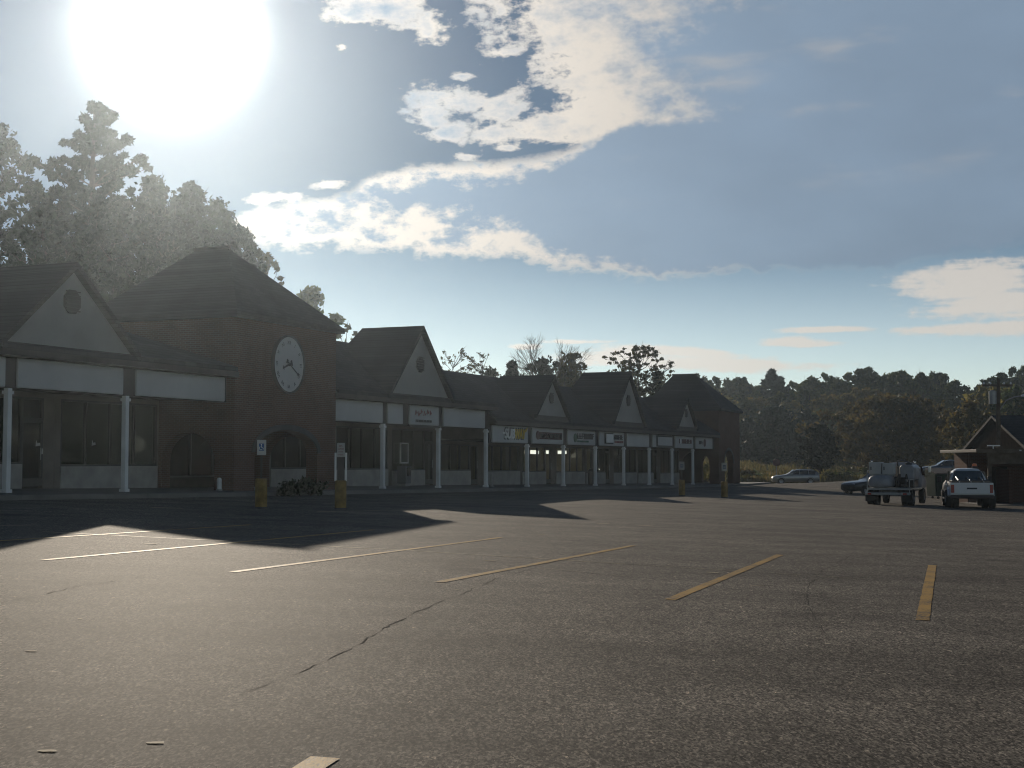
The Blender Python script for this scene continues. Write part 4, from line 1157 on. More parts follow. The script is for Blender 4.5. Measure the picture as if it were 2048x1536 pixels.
def spruce(root, rng, H, rad, dens=26, leaf=.3):
    m = MB(); m.tube([(0, 0, -.3), (0, 0, H * .97)], [H * .016, .02], 7); m.build('trunk', M['bark'], root)
    C, rr = [], []; z = H * .06
    while z < H * .98:
        u = z / H; L = rad * (1 - u) ** .85 + .12
        n = max(4, int(11 * (1 - u) + 4))
        for k in range(n):
            a = rng.uniform(0, 6.28); Lk = L * rng.uniform(.7, 1.1)
            for t in (.35, .6, .82, 1.0):
                C.append((Lk * t * math.cos(a), Lk * t * math.sin(a), z - Lk * .22 * t + rng.normal() * .08)); rr.append(.16 + L * .14)
        z += H * .035
    V, Q = leaves(rng, C, rr, dens, leaf, .6, 0, 2.2)
    fast_mesh('crown', V, Q, M['needles'], root)
    return root

def twigs(m, rng, p, d, L, r, depth, spread=.55, up=.12, out=None):
    e = p + d * L
    mid = (p + e) / 2 + rng.normal(size=3) * L * .06
    m.tube([p, mid, e], [r, r * .82, r * .62], 5 if r > .03 else 3, caps=False)
    if depth == 0:
        if out is not None: out.append(e)
        return
    for k in range(rng.integers(2, 4)):
        nd = d + rng.normal(size=3) * spread; nd[2] += up; nd /= np.linalg.norm(nd)
        twigs(m, rng, e - d * L * rng.uniform(0, .25), nd, L * rng.uniform(.62, .85), r * .6, depth - 1, spread, up, out)

def bare_tree(root, rng, H, label=None):
    m = MB(); tips = []
    m.tube([(0, 0, -.3), (.1, 0, H * .2), (.05, .05, H * .58)], [H * .02, H * .016, H * .014], 8)
    m.build('trunk', M['palebark'], root)
    lb = MB()
    for k in range(9):
        a = 1.05 * k + rng.uniform(-.3, .3); sp_ = rng.uniform(.35, .95)
        d = np.array([math.cos(a) * sp_, math.sin(a) * sp_, .8]); d /= np.linalg.norm(d)
        twigs(lb, rng, np.array([.05, .05, H * (.44 + .012 * k)]), d, H * .155, H * .0075, 5, .27, .07, tips)
    lb.build('crown', M['palebark'], root)
    return tips

def willow(root, rng, H, rad):
    m = MB(); m.tube([(0, 0, -.3), (.2, 0, H * .4), (.1, .1, H * .62)], [H * .03, H * .022, H * .012], 8); m.build('trunk', M['bark'], root)
    lb = MB(); C, rr = [], []
    for k in range(34):
        a = rng.uniform(0, 6.28); r = rad * rng.uniform(.25, 1); zt = H * (1 - .35 * (r / rad) ** 2) * rng.uniform(.88, 1)
        e = np.array([r * math.cos(a), r * math.sin(a), zt])
        limb(lb, (.1, .05, H * rng.uniform(.35, .6)), e, .06, .02, rng)
        drop = rng.uniform(.25, .6) * H
        for s in range(3):
            q = e + rng.normal(size=3) * np.array([.35, .35, .1])
            lb.tube([q, q + np.array([0, 0, -drop * .5]), q + np.array([.05, 0, -drop])], [.012, .01, .006], 3, caps=False)
            for t in np.linspace(0, 1, 8): C.append(q + np.array([0, 0, -drop * t])); rr.append(.20)
    lb.build('limb', M['bark'], root)
    V, Q = leaves(rng, C, rr, 9, .22, 1.3, .8, 2.5)
    fast_mesh('crown', V, Q, M['leaf_b'], root)

def tree_root(px, top, Y, name, label, cat='tree', group=None):
    x = (px - 1024) / F * Y; z = gz(x, Y)
    H = at(px, top, Y).z - z
    return thing(name, (x, Y, z), label, cat, group), H
RN = np.random.default_rng

# tall trees behind the left shops, against the sun
t, H = tree_root(-25, 228, 121, 'oak_tree', 'tall loose leafy tree at the left edge of the picture, left of the pine')
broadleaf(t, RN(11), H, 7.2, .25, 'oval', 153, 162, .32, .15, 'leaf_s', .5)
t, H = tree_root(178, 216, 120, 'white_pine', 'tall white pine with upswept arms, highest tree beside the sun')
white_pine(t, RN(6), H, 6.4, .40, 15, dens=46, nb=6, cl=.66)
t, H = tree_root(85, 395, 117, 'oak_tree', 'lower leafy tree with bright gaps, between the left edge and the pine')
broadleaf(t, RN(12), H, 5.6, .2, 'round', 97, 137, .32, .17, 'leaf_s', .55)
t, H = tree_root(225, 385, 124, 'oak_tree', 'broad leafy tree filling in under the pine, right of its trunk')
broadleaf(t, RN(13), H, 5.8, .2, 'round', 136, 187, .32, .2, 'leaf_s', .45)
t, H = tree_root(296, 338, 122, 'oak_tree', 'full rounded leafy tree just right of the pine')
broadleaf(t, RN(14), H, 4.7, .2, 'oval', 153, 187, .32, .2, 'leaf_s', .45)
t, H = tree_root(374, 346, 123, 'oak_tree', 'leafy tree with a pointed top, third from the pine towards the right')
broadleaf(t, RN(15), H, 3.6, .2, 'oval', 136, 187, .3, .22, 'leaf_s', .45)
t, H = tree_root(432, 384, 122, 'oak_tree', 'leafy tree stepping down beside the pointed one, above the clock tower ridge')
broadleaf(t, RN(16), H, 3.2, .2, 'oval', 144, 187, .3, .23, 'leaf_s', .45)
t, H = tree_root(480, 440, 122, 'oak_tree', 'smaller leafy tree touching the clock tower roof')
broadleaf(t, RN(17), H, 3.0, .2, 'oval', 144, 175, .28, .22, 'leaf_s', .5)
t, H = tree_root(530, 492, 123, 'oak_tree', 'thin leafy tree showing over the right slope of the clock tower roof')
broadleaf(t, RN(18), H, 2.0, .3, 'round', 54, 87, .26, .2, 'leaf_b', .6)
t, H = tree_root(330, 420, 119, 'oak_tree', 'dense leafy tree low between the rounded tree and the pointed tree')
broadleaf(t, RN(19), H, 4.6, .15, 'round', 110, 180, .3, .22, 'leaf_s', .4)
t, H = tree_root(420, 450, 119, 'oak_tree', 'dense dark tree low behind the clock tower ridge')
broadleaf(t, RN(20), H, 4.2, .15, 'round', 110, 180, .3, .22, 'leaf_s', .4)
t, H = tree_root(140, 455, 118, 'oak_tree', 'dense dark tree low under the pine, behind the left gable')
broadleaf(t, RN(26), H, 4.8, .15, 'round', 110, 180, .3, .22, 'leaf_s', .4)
# behind the middle and low shops
t, H = tree_root(694, 640, 118, 'birch_tree', 'sparse small tree right behind the clock tower eave')
broadleaf(t, RN(21), H, 1.6, .3, 'round', 24, 40, .2, .2, 'leaf_b', .6)
t, H = tree_root(910, 682, 126, 'birch_tree', 'thin airy tree with few leaves, right of the large gable')
broadleaf(t, RN(22), H, 2.2, .35, 'spread', 60, 22, .13, .13, 'leaf_b', .6, limbs=60, trunk=.011)
t, H = tree_root(962, 695, 128, 'birch_tree', 'second airy thin tree, between the other thin tree and the small conifer')
broadleaf(t, RN(23), H, 1.9, .35, 'spread', 50, 22, .13, .13, 'leaf_b', .6, limbs=50, trunk=.011)
t, H = tree_root(975, 729, 128, 'maple_tree', 'low dense bush-like tree along the roof line at the foot of the thin trees')
broadleaf(t, RN(24), H, 2.3, .15, 'round', 50, 80, .24, .25, 'leaf_d', .4)
t, H = tree_root(1024, 722, 128, 'white_pine', 'small dark conifer just left of the bare tree')
spruce(t, RN(25), H, 1.6)
t, H = tree_root(1088, 648, 130, 'bare_tree', 'bare tree with a fan of thin leafless twigs above the low roof')
bare_tree(t, RN(27), H)
t, H = tree_root(1085, 712, 131, 'maple_tree', 'dark full tree standing at the foot of the bare tree')
broadleaf(t, RN(28), H, 2.7, .15, 'round', 60, 100, .24, .24, 'leaf_d', .4)
t, H = tree_root(1148, 702, 130, 'willow_tree', 'weeping willow with hanging strands right of the bare tree')
willow(t, RN(29), H, 1.55)
t, H = tree_root(1195, 748, 150, 'white_pine', 'tiny conifer top peeking out behind the taller dark dormer roof')
spruce(t, RN(30), H, 1.7)
t, H = tree_root(1278, 683, 132, 'maple_tree', 'spreading open maple with layered branches behind the low shops')
broadleaf(t, RN(31), H, 3.3, .52, 'spread', 105, 48, .17, .115, 'leaf_b', .35, trunk=.015, limbs=90, flat=.5)
t, H = tree_root(1318, 738, 131, 'maple_tree', 'dark dense tree under the right half of the open maple')
broadleaf(t, RN(32), H, 1.9, .15, 'round', 50, 90, .24, .24, 'leaf_d', .4)
t, H = tree_root(1262, 775, 134, 'maple_tree', 'low green tree under the left half of the open maple')
broadleaf(t, RN(33), H, 1.9, .15, 'round', 40, 80, .24, .24, 'leaf_a', .4)

# single trees on the meadow
t, H = tree_root(1785, 792, 172, 'maple_tree', 'big broad autumn-brown tree behind the spray truck')
broadleaf(t, RN(41), H, 8.6, .16, 'round', 150, 150, .33, .14, 'leaf_c', .5, limbs=60)
t, H = tree_root(1640, 848, 152, 'maple_tree', 'small dark green tree with a visible trunk left of the big brown tree')
broadleaf(t, RN(42), H, 2.35, .28, 'oval', 70, 110, .26, .24, 'leaf_d', .4, trunk=.02)
t, H = tree_root(1552, 812, 205, 'spruce_tree', 'broad dark conifer in front of the wood, above the silver car')
broadleaf(t, RN(43), H, 4.4, .05, 'oval', 90, 120, .36, .24, 'needles', .4)
t, H = tree_root(1498, 840, 210, 'spruce_tree', 'dark conifer left of the broad one, near the arch tower')
broadleaf(t, RN(44), H, 3.4, .05, 'oval', 70, 110, .36, .25, 'needles', .4)
t, H = tree_root(1612, 820, 214, 'spruce_tree', 'slim dark conifer right of the broad one, behind the small dark tree')
broadleaf(t, RN(46), H, 3.0, .05, 'oval', 70, 110, .36, .25, 'needles', .4)
t, H = tree_root(1940, 800, 150, 'maple_tree', 'yellow-green tree left of the utility pole, overhanging the porch roof')
broadleaf(t, RN(45), H, 3.2, .2, 'oval', 70, 90, .28, .2, 'leaf_c', .5)

# the far wood: prototypes, then copies, each tree a thing of its own
protos = {}
def proto(kind, seed, px, top, Y, label):
    t, H = tree_root(px, top, Y, {'pine': 'white_pine'}.get(kind, 'oak_tree'), label, 'tree', 'trees of the far wood')
    if kind == 'pine': white_pine(t, RN(seed), H, 3.2, .3, 12, .42, 30, 4, 1.3)
    elif kind == 'dense': broadleaf(t, RN(seed), H, 3.7, .1, 'oval', 80, 80, .42, .2, 'leaf_a', .45)
    elif kind == 'round': broadleaf(t, RN(seed), H, 4.1, .12, 'round', 80, 80, .42, .2, 'leaf_a', .5)
    else: broadleaf(t, RN(seed), H, 4.2, .1, 'round', 80, 80, .42, .2, 'leaf_c', .5)
    protos[kind + str(seed)] = (t, H, Y)
    return t
LBL = {'pine': 'pine with ragged arms on the skyline of the far wood', 'dense': 'dense green tree on the skyline of the far wood',
       'round': 'round crowned tree on the skyline of the far wood', 'autumn': 'yellowing tree at the front edge of the far wood'}
LOW = {'dense': 'dense green tree inside the far wood, below the skyline', 'round': 'round crowned tree inside the far wood, below the skyline'}
proto('pine', 51, 1545, 746, 262, LBL['pine']); proto('dense', 52, 1700, 741, 258, LBL['dense']); proto('dense', 53, 1478, 752, 262, LBL['dense'])
proto('round', 54, 1800, 738, 258, LBL['round']); proto('round', 55, 1625, 752, 262, LBL['round']); proto('autumn', 56, 1660, 790, 236, LBL['autumn']); proto('autumn', 57, 1450, 795, 232, LBL['autumn'])
rnd = random.Random(77)
def place(key, px, top, Y, label, wide=1.0):
    t, H, _ = protos[key]
    x = (px - 1024) / F * Y; z = gz(x, Y)
    h = at(px, top, Y).z - z; s = h / H
    dup(t, (x, Y, z), label, rnd.uniform(0, 6.28), (s * wide, s * wide, s))
sky = [(1384, 748, 'dense53'), (1408, 756, 'round55'), (1432, 752, 'dense52'), (1455, 758, 'round54'), (1502, 764, 'round55'), (1524, 772, 'dense53'), (1562, 762, 'pine51'), (1585, 757, 'dense52'),
       (1604, 760, 'round54'), (1650, 745, 'dense52'), (1676, 750, 'round54'), (1722, 732, 'dense53'), (1748, 736, 'dense52'), (1772, 744, 'round55'), (1822, 742, 'dense52'), (1845, 740, 'dense53'),
       (1868, 744, 'round54'), (1890, 748, 'dense52'), (1912, 760, 'round55'), (1936, 768, 'dense53'), (1960, 764, 'dense52'), (1985, 755, 'round54'), (2005, 742, 'dense53'), (2028, 731, 'dense52'), (2055, 732, 'round54'), (2090, 735, 'dense53'), (2130, 740, 'round55'), (2175, 738, 'dense52')]
sky += [(1395, 757, 'pine51'), (1418, 760, 'dense52'), (1490, 757, 'pine51'), (1514, 768, 'dense52'), (1574, 766, 'dense53'), (1595, 764, 'dense52'), (1615, 758, 'dense53'), (1637, 752, 'dense52'), (1664, 744, 'dense53'), (1688, 752, 'dense53'), (1711, 742, 'dense52'), (1735, 734, 'round54'), (1760, 742, 'dense53'), (1785, 748, 'dense52'), (1810, 738, 'dense53'), (1834, 745, 'round55'), (1856, 741, 'dense52'), (1880, 752, 'pine51'), (1902, 757, 'dense53'), (1925, 768, 'dense52'), (1950, 770, 'round54'), (1973, 762, 'dense53'), (1996, 748, 'dense52')]
for i, (px, top, k) in enumerate(sky): place(k, px, top + rnd.uniform(-5, 9), rnd.uniform(250, 275), LBL['pine' if 'pine' in k else 'dense' if 'dense' in k else 'round'], rnd.uniform(.7, .95))
for i in range(34):
    px = 1395 + i * 24 + rnd.uniform(-8, 8); k = rnd.choice(['dense52', 'dense53', 'round54', 'round55', 'autumn56'])
    place(k, px, rnd.uniform(772, 812), rnd.uniform(236, 250), LBL['autumn'] if 'autumn' in k else LOW[k[:5]], 1.15)
for i in range(24):
    px = 1405 + i * 33 + rnd.uniform(-8, 8); k = rnd.choice(['autumn56', 'autumn57', 'dense53', 'round55'])
    place(k, px, rnd.uniform(815, 858), rnd.uniform(222, 234), LBL['autumn'] if 'autumn' in k else LOW[k[:5]], 1.2)
for px, top, Y, k in ((1985, 768, 190, 'autumn56'), (2030, 770, 185, 'round55'), (2070, 750, 190, 'dense52'), (1905, 812, 196, 'dense53'), (2110, 760, 180, 'autumn57')):
    place(k, px, top, Y, 'leafy tree behind the utility pole and the dark roofed house', 1.0)
# a lower wood behind the shops closes the view between the buildings
for i in range(15):
    px = -60 + i * 62; 
    if px > 660: break
    place('dense52', px, 560 + rnd.uniform(-20, 20), 150 + rnd.uniform(-4, 4), 'shaded tree of the lower wood behind the left shops', 1.0)
for i in range(10):
    place(rnd.choice(['dense52', 'round54', 'dense53']), 860 + i * 58, 762 + rnd.uniform(-6, 8), 190 + rnd.uniform(-8, 8), 'distant low tree showing behind the ridge of the shops', 1.0)

# the wood goes on to the right, where the shop windows mirror it
g = RN(88); cc, cr_ = [], []
for i in range(100):
    a, d = (R(g.uniform(24, 75)), g.uniform(95, 190)) if i < 46 else (R(g.uniform(23.5, 42)), g.uniform(180, 300)); x, y = math.sin(a) * d, math.cos(a) * d
    for _ in range(26):
        cc.append((x + g.normal() * 2.6, y + g.normal() * 2.6, gz(x, y) + g.uniform(1, 15))); cr_.append(1.7)
V, Q = leaves(g, cc, cr_, 26, .8)
tag(fast_mesh('far_wood', V, Q, M['leaf_d']), 'shaded mass of woodland beyond the right side of the lot', 'wood', kind='stuff')

# meadow growth
rng = RN(9)
P = []
while len(P) < 30000:
    px = rng.uniform(1380, 2000); Y = 146 + 96 * rng.random() ** 1.4
    x = (px - 1024) / F * Y
    P.append((x, Y, gz(x, Y)))
P = np.array(P); N = len(P)
clump = np.array([math.sin(p[0] * .7) * math.cos(p[1] * .33) + .6 * math.sin(p[0] * .23 + p[1] * .17) for p in P])
hgt = (.45 + .35 * rng.random(N)) * (1 + .55 * clump)
ang = rng.random(N) * 6.28; w = .07 + .05 * rng.random(N)
dx = np.stack([np.cos(ang) * w, np.sin(ang) * w, np.zeros(N)], 1)
ln = np.stack([rng.normal(size=N) * .15, rng.normal(size=N) * .15, hgt], 1)
V = np.stack([P - dx, P + dx, P + dx * .5 + ln, P - dx * .5 + ln * 1.05], 1).reshape(-1, 3)
tag(fast_mesh('tall_grass', V, np.arange(N * 4).reshape(-1, 4), M['grassy']), 'dry yellow-green grass and weeds covering the meadow', 'grass', kind='stuff')
for i, (px, Y, h, w_, lab) in enumerate(((1705, 158, 1.9, 1.9, 'rounded green bush at the meadow edge left of the spray truck'), (1668, 162, 1.2, 1.6, 'low dark bush beside the small dark green tree'),
                             (1478, 150, 1.5, 1.8, 'wild bush at the meadow edge next to the arch tower'), (1512, 152, 1.1, 1.8, 'low spreading bush left of the rusty sign'), (1600, 156, 1.2, 1.6, 'low dark bush behind the silver car'),
                             (1412, 140, 2.2, 1.6, 'bright weedy bush seen through the end of the covered walk'), (1860, 140, 1.6, 2.2, 'green bush behind the green dumpster'), (1945, 108, 2.6, 1.5, 'leafy bush between the pickup and the porch shed'))):
    x = (px - 1024) / F * Y
    o = thing('bush', (x, Y, gz(x, Y)), lab, 'bush')
    g = RN(60 + i)
    cen = [(g.uniform(-w_, w_) * .8, g.uniform(-w_, w_) * .6, g.uniform(.2, .85) * h) for _ in range(22)]
    V, Q = leaves(g, cen, [w_ * .33] * 22, 60, .22)
    fast_mesh('foliage', V, Q, M['leaf_c' if i in (2, 5) else 'leaf_a'], o)
    m = MB()
    for c in cen[:9]: m.tube([(0, 0, -.1), (c[0] * .5, c[1] * .5, c[2] * .5), c], [.04, .025, .01], 5)
    m.build('stem', M['bark'], o)

# ------------------------------------------------------------------ haze added for the veil of lens glare around the sun
hz = MB().box(-470, 470, -60, 830, -22, 37).build('glare_haze', None)
hm = bpy.data.materials.new('glare_haze_volume'); hm.use_nodes = True; nt = hm.node_tree
nt.nodes.remove(nt.nodes['Principled BSDF'])
pv = nt.nodes.new('ShaderNodeVolumePrincipled')
pv.inputs['Color'].default_value = (.74, .88, 1, 1); pv.inputs['Density'].default_value = HAZE_D; pv.inputs['Anisotropy'].default_value = HAZE_G
nt.links.new(pv.outputs[0], nt.nodes['Material Output'].inputs['Volume'])
hz.data.materials.append(hm)
tag(hz, 'thin haze added over the whole lot for the glare around the sun', 'glare_haze', kind='stuff')

# ------------------------------------------------------------------ sky with clouds
W = bpy.data.worlds.new('World'); S.world = W; W.use_nodes = True
nt = W.node_tree; nt.nodes.clear()
class X:
    def __init__(s, o): s.o = o
    def _m(s, op, b=None, c=None, rev=False, clamp=False):
        n = nt.nodes.new('ShaderNodeMath'); n.operation = op; n.use_clamp = clamp
        for i, v in enumerate([s] + [q for q in (b, c) if q is not None]):
            if rev and b is not None and i < 2: i = 1 - i
            if isinstance(v, X): nt.links.new(v.o, n.inputs[i])
            else: n.inputs[i].default_value = v
        return X(n.outputs[0])
    def __add__(s, b): return s._m('ADD', b)
    def __sub__(s, b): return s._m('SUBTRACT', b)
    def __rsub__(s, b): return s._m('SUBTRACT', b, rev=True)
    def __mul__(s, b): return s._m('MULTIPLY', b)
    __rmul__ = __mul__; __radd__ = __add__
    def mn(s, b): return s._m('MINIMUM', b)
    def mx(s, b): return s._m('MAXIMUM', b)
    def pw(s, b): return s._m('POWER', b)
    def ss(s, a, b, lo=0.0, hi=1.0):
        n = nt.nodes.new('ShaderNodeMapRange'); n.interpolation_type = 'SMOOTHSTEP'
        nt.links.new(s.o, n.inputs[0])
        for i, v in zip((1, 2, 3, 4), (a, b, lo, hi)): n.inputs[i].default_value = v
        return X(n.outputs[0])
tc = nt.nodes.new('ShaderNodeTexCoord')
sp = nt.nodes.new('ShaderNodeSeparateXYZ'); nt.links.new(tc.outputs['Generated'], sp.inputs[0])
x, y, z = (X(sp.outputs[i]) for i in range(3))
az = x._m('ARCTAN2', y) * (180 / math.pi)
el = z._m('ARCSINE') * (180 / math.pi)
def aze(px, py):
    d = ray(px, py).normalized()
    return math.degrees(math.atan2(d.x, d.y)), math.degrees(math.asin(d.z))
cv = nt.nodes.new('ShaderNodeCombineXYZ'); nt.links.new(az.o, cv.inputs[0]); nt.links.new(el.o, cv.inputs[1])
def vmap(sx, sy, rot=0, off=(0, 0)):
    n = nt.nodes.new('ShaderNodeMapping'); n.inputs['Scale'].default_value = (sx, sy, 1); n.inputs['Rotation'].default_value = (0, 0, rot); n.inputs['Location'].default_value = (off[0], off[1], 0)
    nt.links.new(cv.outputs[0], n.inputs['Vector']); return n.outputs[0]
def fbm(sx, sy, detail=6, rough=.55, rot=0, off=(0, 0), dist=0):
    n = nt.nodes.new('ShaderNodeTexNoise'); n.inputs['Scale'].default_value = 1; n.inputs['Detail'].default_value = detail; n.inputs['Roughness'].default_value = rough; n.inputs['Distortion'].default_value = dist
    nt.links.new(vmap(sx, sy, rot, off), n.inputs['Vector']); return X(n.outputs['Fac']) - .5
def curve(pts, A0=-24, A1=24, E0=-5, E1=30):
    n = nt.nodes.new('ShaderNodeFloatCurve'); c = n.mapping.curves[0]
    P = [((a - A0) / (A1 - A0), (e - E0) / (E1 - E0)) for a, e in (aze(*p) for p in pts)]
    P = [(-.0 if p[0] < 0 else min(p[0], 1), min(1, max(0, p[1]))) for p in P]
    while len(c.points) < len(P): c.points.new(.5, .5)
    for q, p in zip(c.points, P): q.location = p; q.handle_type = 'AUTO_CLAMPED'
    n.mapping.extend = 'HORIZONTAL'; n.mapping.update()
    nt.links.new((((az - A0) * (1 / (A1 - A0)))).o, n.inputs['Value'])
    return X(n.outputs[0]) * (E1 - E0) + E0
def blob(px, py, rx, ry, rot=0):
    a, e = aze(px, py); k = 180 / math.pi / F
    n = nt.nodes.new('ShaderNodeMapping'); n.vector_type = 'TEXTURE'
    n.inputs['Location'].default_value = (a, e, 0); n.inputs['Rotation'].default_value = (0, 0, R(rot)); n.inputs['Scale'].default_value = (rx * k, ry * k, 1)
    nt.links.new(cv.outputs[0], n.inputs['Vector'])
    l = nt.nodes.new('ShaderNodeVectorMath'); l.operation = 'LENGTH'; nt.links.new(n.outputs[0], l.inputs[0])
    return 1 - X(l.outputs['Value'])          # 1 at the centre, 0 on the rim
def union(bs):
    u = bs[0]
    for b in bs[1:]: u = u.mx(b)
    return u

lump = fbm(.55, .85, 8, .6, R(-12)); fine = fbm(1.5, 2.6, 8, .62, R(-10), (3, 7)); soft = fbm(.16, .34, 4, .5, R(14), (9, 2)); wisp = fbm(.22, 2.2, 6, .6, R(4), (5, 1))
top = curve([(40, 500), (440, 450), (490, 418), (560, 402), (640, 392), (700, 384), (740, 350), (800, 334), (850, 326), (930, 322), (1000, 318), (1080, 309), (1150, 286), (1230, 250), (1310, 238), (1400, 230), (1560, 186), (1680, 110), (1760, 20), (1840, -90), (2000, -300)])
bot = curve([(40, 400), (440, 430), (480, 470), (560, 497), (640, 505), (740, 500), (850, 513), (960, 518), (1050, 522), (1110, 538), (1200, 545), (1300, 555), (1400, 551), (1500, 543), (1640, 541), (1750, 540), (1850, 520), (1950, 503), (2060, 494)])
left = az.ss(-5.5, 7.5, 1, 0)                     # lumpier towards the sun, smoother away from it
right = az.ss(6, 14)
dt = top - el + lump * (left * .6 + .4) + fine * .5
db = el - bot + lump * (left * 1.2 + .8) + fine * .9
T1 = dt.mn(db)
a1 = T1.ss(-.08, .36)
dtg = dt + az.ss(3.2, 9.5) * 1.6
g1 = ((dtg * (az.ss(-2, 6) * 1.0 + 1.0)).mn(db * (left * -.62 + 1.0) * (az.ss(-1, 9) * 1.6 + 1.0)) + (fine * 1.7 + lump * 3.0) * (left * .85 + .22) + az.ss(5, 13, 0, .62)).ss(.06, 1.05)
# broken cream clouds above the bank
puffs = union([blob(1130, 40, 190, 110), blob(1010, -60, 140, 120), blob(1270, 110, 230, 130, 10), blob(1420, 150, 300, 80, 14), blob(1300, 205, 300, 52, 9), blob(1090, 252, 150, 42, 10), blob(1180, 235, 130, 50, 12), blob(985, 272, 62, 34), blob(905, 200, 120, 34, -6), blob(860, 222, 60, 60), blob(1000, 218, 80, 38, 20), blob(900, 265, 60, 30), blob(1500, 60, 420, 170, 12), blob(1850, 60, 560, 230, 6), blob(1700, 150, 520, 190, 10), blob(1550, 120, 300, 130, 14),
               blob(770, 12, 150, 46, -8), blob(860, 52, 62, 44, -30), blob(690, 30, 70, 24), blob(1000, 106, 46, 12), blob(685, 94, 16, 10), blob(925, 152, 32, 11), blob(1008, 296, 40, 10), blob(935, 312, 34, 10), blob(545, 397, 84, 15, 6), blob(652, 370, 44, 12, 6)])
n2 = lump * 1.7 + fine * 1.5
T2 = puffs.mx(-1.2) * .9 + n2 + az.ss(0, 8) * puffs.ss(-.1, .3)
a2 = T2.ss(.08, .55)
g2 = (puffs * .35 + lump * 1.6 + fine * .9 + soft * 1.5 + az.ss(2, 12, 0, .9)).ss(-.05, .95)
# low streaks
streak = union([blob(1965, 560, 190, 52), blob(2010, 610, 210, 42), blob(1920, 585, 130, 26), blob(2030, 655, 260, 20), blob(1890, 660, 110, 10), blob(1655, 659, 110, 9), blob(1600, 685, 110, 12), blob(1330, 702, 260, 15, -4), blob(1400, 727, 280, 22, -3), blob(1150, 684, 110, 8), blob(1050, 692, 60, 9), blob(1240, 655 + 60, 160, 20)])
T3 = streak + wisp * 1.5 + fine * 1.1 + lump * .5
a3 = T3.ss(.05, .60) * .85

def rgb(c):
    n = nt.nodes.new('ShaderNodeRGB'); n.outputs[0].default_value = (*c, 1); return n.outputs[0]
def mix(f, a, b, mode='MIX'):
    n = nt.nodes.new('ShaderNodeMix'); n.data_type = 'RGBA'; n.blend_type = mode
    if isinstance(f, X): nt.links.new(f.o, n.inputs['Factor'])
    else: n.inputs['Factor'].default_value = f
    nt.links.new(a, n.inputs[6]); nt.links.new(b, n.inputs[7]); return n.outputs[2]
def scale(c, f):
    n = nt.nodes.new('ShaderNodeVectorMath'); n.operation = 'SCALE'; nt.links.new(c, n.inputs[0])
    if isinstance(f, X): nt.links.new(f.o, n.inputs['Scale'])
    else: n.inputs['Scale'].default_value = f
    return n.outputs[0]
ST = .1
skt = nt.nodes.new('ShaderNodeTexSky'); skt.sky_type = 'NISHITA'; skt.sun_disc = False
skt.sun_elevation = R(SUN_EL); skt.sun_rotation = R(SUN_AZ); skt.altitude = 100; skt.air_density = SKY_AIR; skt.dust_density = SKY_DUST; skt.ozone_density = 1.4
sundir = Vector((math.sin(R(SUN_AZ)) * math.cos(R(SUN_EL)), math.cos(R(SUN_AZ)) * math.cos(R(SUN_EL)), math.sin(R(SUN_EL))))
dp = nt.nodes.new('ShaderNodeVectorMath'); dp.operation = 'DOT_PRODUCT'; nt.links.new(tc.outputs['Generated'], dp.inputs[0]); dp.inputs[1].default_value = sundir
cosu = X(dp.outputs['Value']).mx(0.0)
fwd = cosu.pw(24.0)                             # clouds between us and the sun scatter more light forward
tint = nt.nodes.new('ShaderNodeVectorMath'); tint.operation = 'MULTIPLY'; nt.links.new(skt.outputs[0], tint.inputs[0]); tint.inputs[1].default_value = (.73, .95, 1.20)
lowair = scale(rgb((2.8, 2.55, 2.2)), el.ss(1.5, 10.5, 1, 0))      # pale air low over the horizon
lo = nt.nodes.new('ShaderNodeVectorMath'); lo.operation = 'ADD'
nt.links.new(scale(tint.outputs[0], el.ss(0, 12.5, 1.8, .74) * SKY_GAIN), lo.inputs[0]); nt.links.new(lowair, lo.inputs[1])
aur = nt.nodes.new('ShaderNodeVectorMath'); aur.operation = 'ADD'      # the sun's own disc and aureole
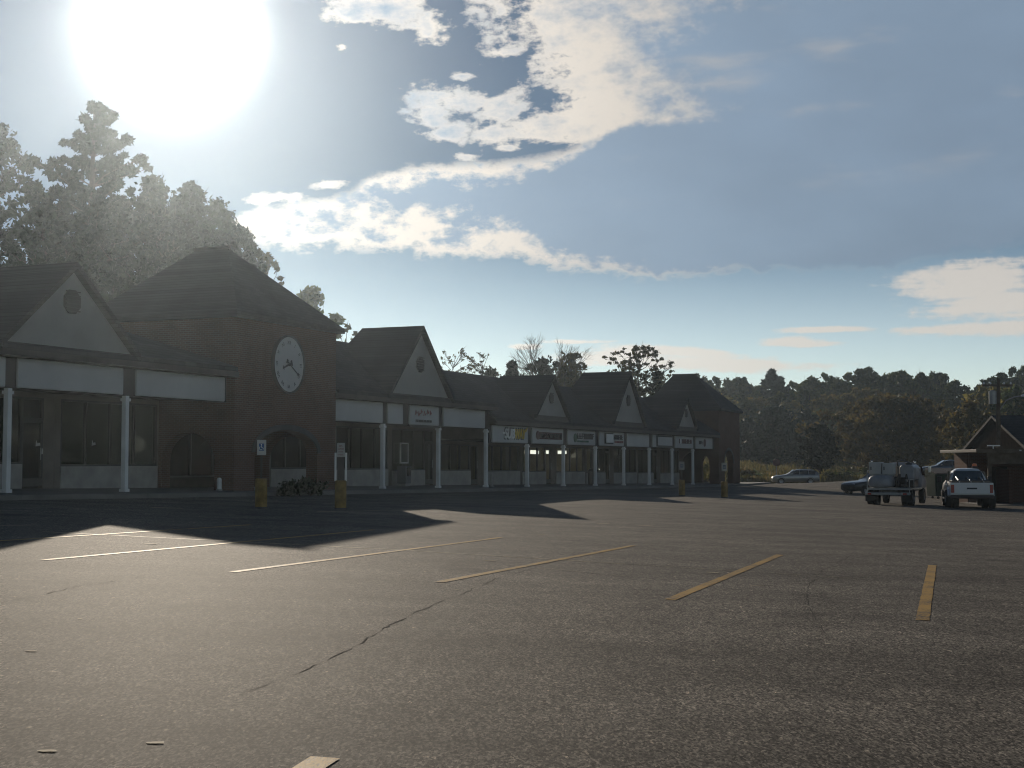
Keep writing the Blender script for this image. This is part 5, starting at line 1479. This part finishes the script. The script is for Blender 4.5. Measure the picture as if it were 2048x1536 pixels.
nt.links.new(lo.outputs[0], aur.inputs[0]); nt.links.new(scale(rgb((1, 1, .98)), cosu.pw(2000.0) * 130.0 + cosu.pw(150.0) * 2.8), aur.inputs[1])
base = aur.outputs[0]
cream = scale(rgb(CREAM), fwd * 1.0 + .88); patch = (fbm(.16, .62, 6, .55, R(-22), (2, 4)) + soft * .4).ss(.05, .34) * el.ss(9.5, 14) * az.ss(1, 5)
grey = mix(patch * .5, scale(mix(el.ss(6, 14), rgb(GREY_LOW), rgb(GREY)), fwd * .5 + 1 + soft * .35), scale(rgb(CREAM), .9))
c = mix(a2, base, mix(g2, cream, grey))
c = mix(a1, c, mix(g1, cream, grey))
c = mix(a3, c, scale(cream, 1.3))
bg = nt.nodes.new('ShaderNodeBackground'); bg.inputs['Strength'].default_value = ST
nt.links.new(c, bg.inputs['Color'])
ow = nt.nodes.new('ShaderNodeOutputWorld'); nt.links.new(bg.outputs[0], ow.inputs['Surface'])

# ------------------------------------------------------------------ sun and camera
sd = bpy.data.lights.new('sun', 'SUN'); sd.energy = SUN_E; sd.angle = R(.55); sd.color = (1, .87, .70)
so = bpy.data.objects.new('sun', sd); COL.objects.link(so)
so.rotation_euler = (-sundir).to_track_quat('-Z', 'Y').to_euler(); so.location = (0, 0, 60)
cd = bpy.data.cameras.new('camera'); co = bpy.data.objects.new('camera', cd); COL.objects.link(co)
cd.sensor_width = 36; cd.lens = 36 * F / 2048; cd.clip_end = 2000; cd.clip_start = .1
co.location = (0, 0, CZ); co.rotation_euler = (R(90) + PITCH, 0, 0)
S.camera = co
S.view_settings.view_transform = 'Standard'; S.view_settings.look = 'None'; S.view_settings.gamma = 1
S.view_settings.exposure = EXPO
S.render.engine = 'CYCLES'
S.cycles.use_denoising = True
S.cycles.filter_width = 1.1
S.cycles.max_bounces = 6; S.cycles.diffuse_bounces = 3; S.cycles.glossy_bounces = 3; S.cycles.transparent_max_bounces = 12; S.cycles.volume_bounces = 0
S.cycles.sample_clamp_indirect = 4; S.cycles.use_adaptive_sampling = True; S.cycles.adaptive_threshold = .02
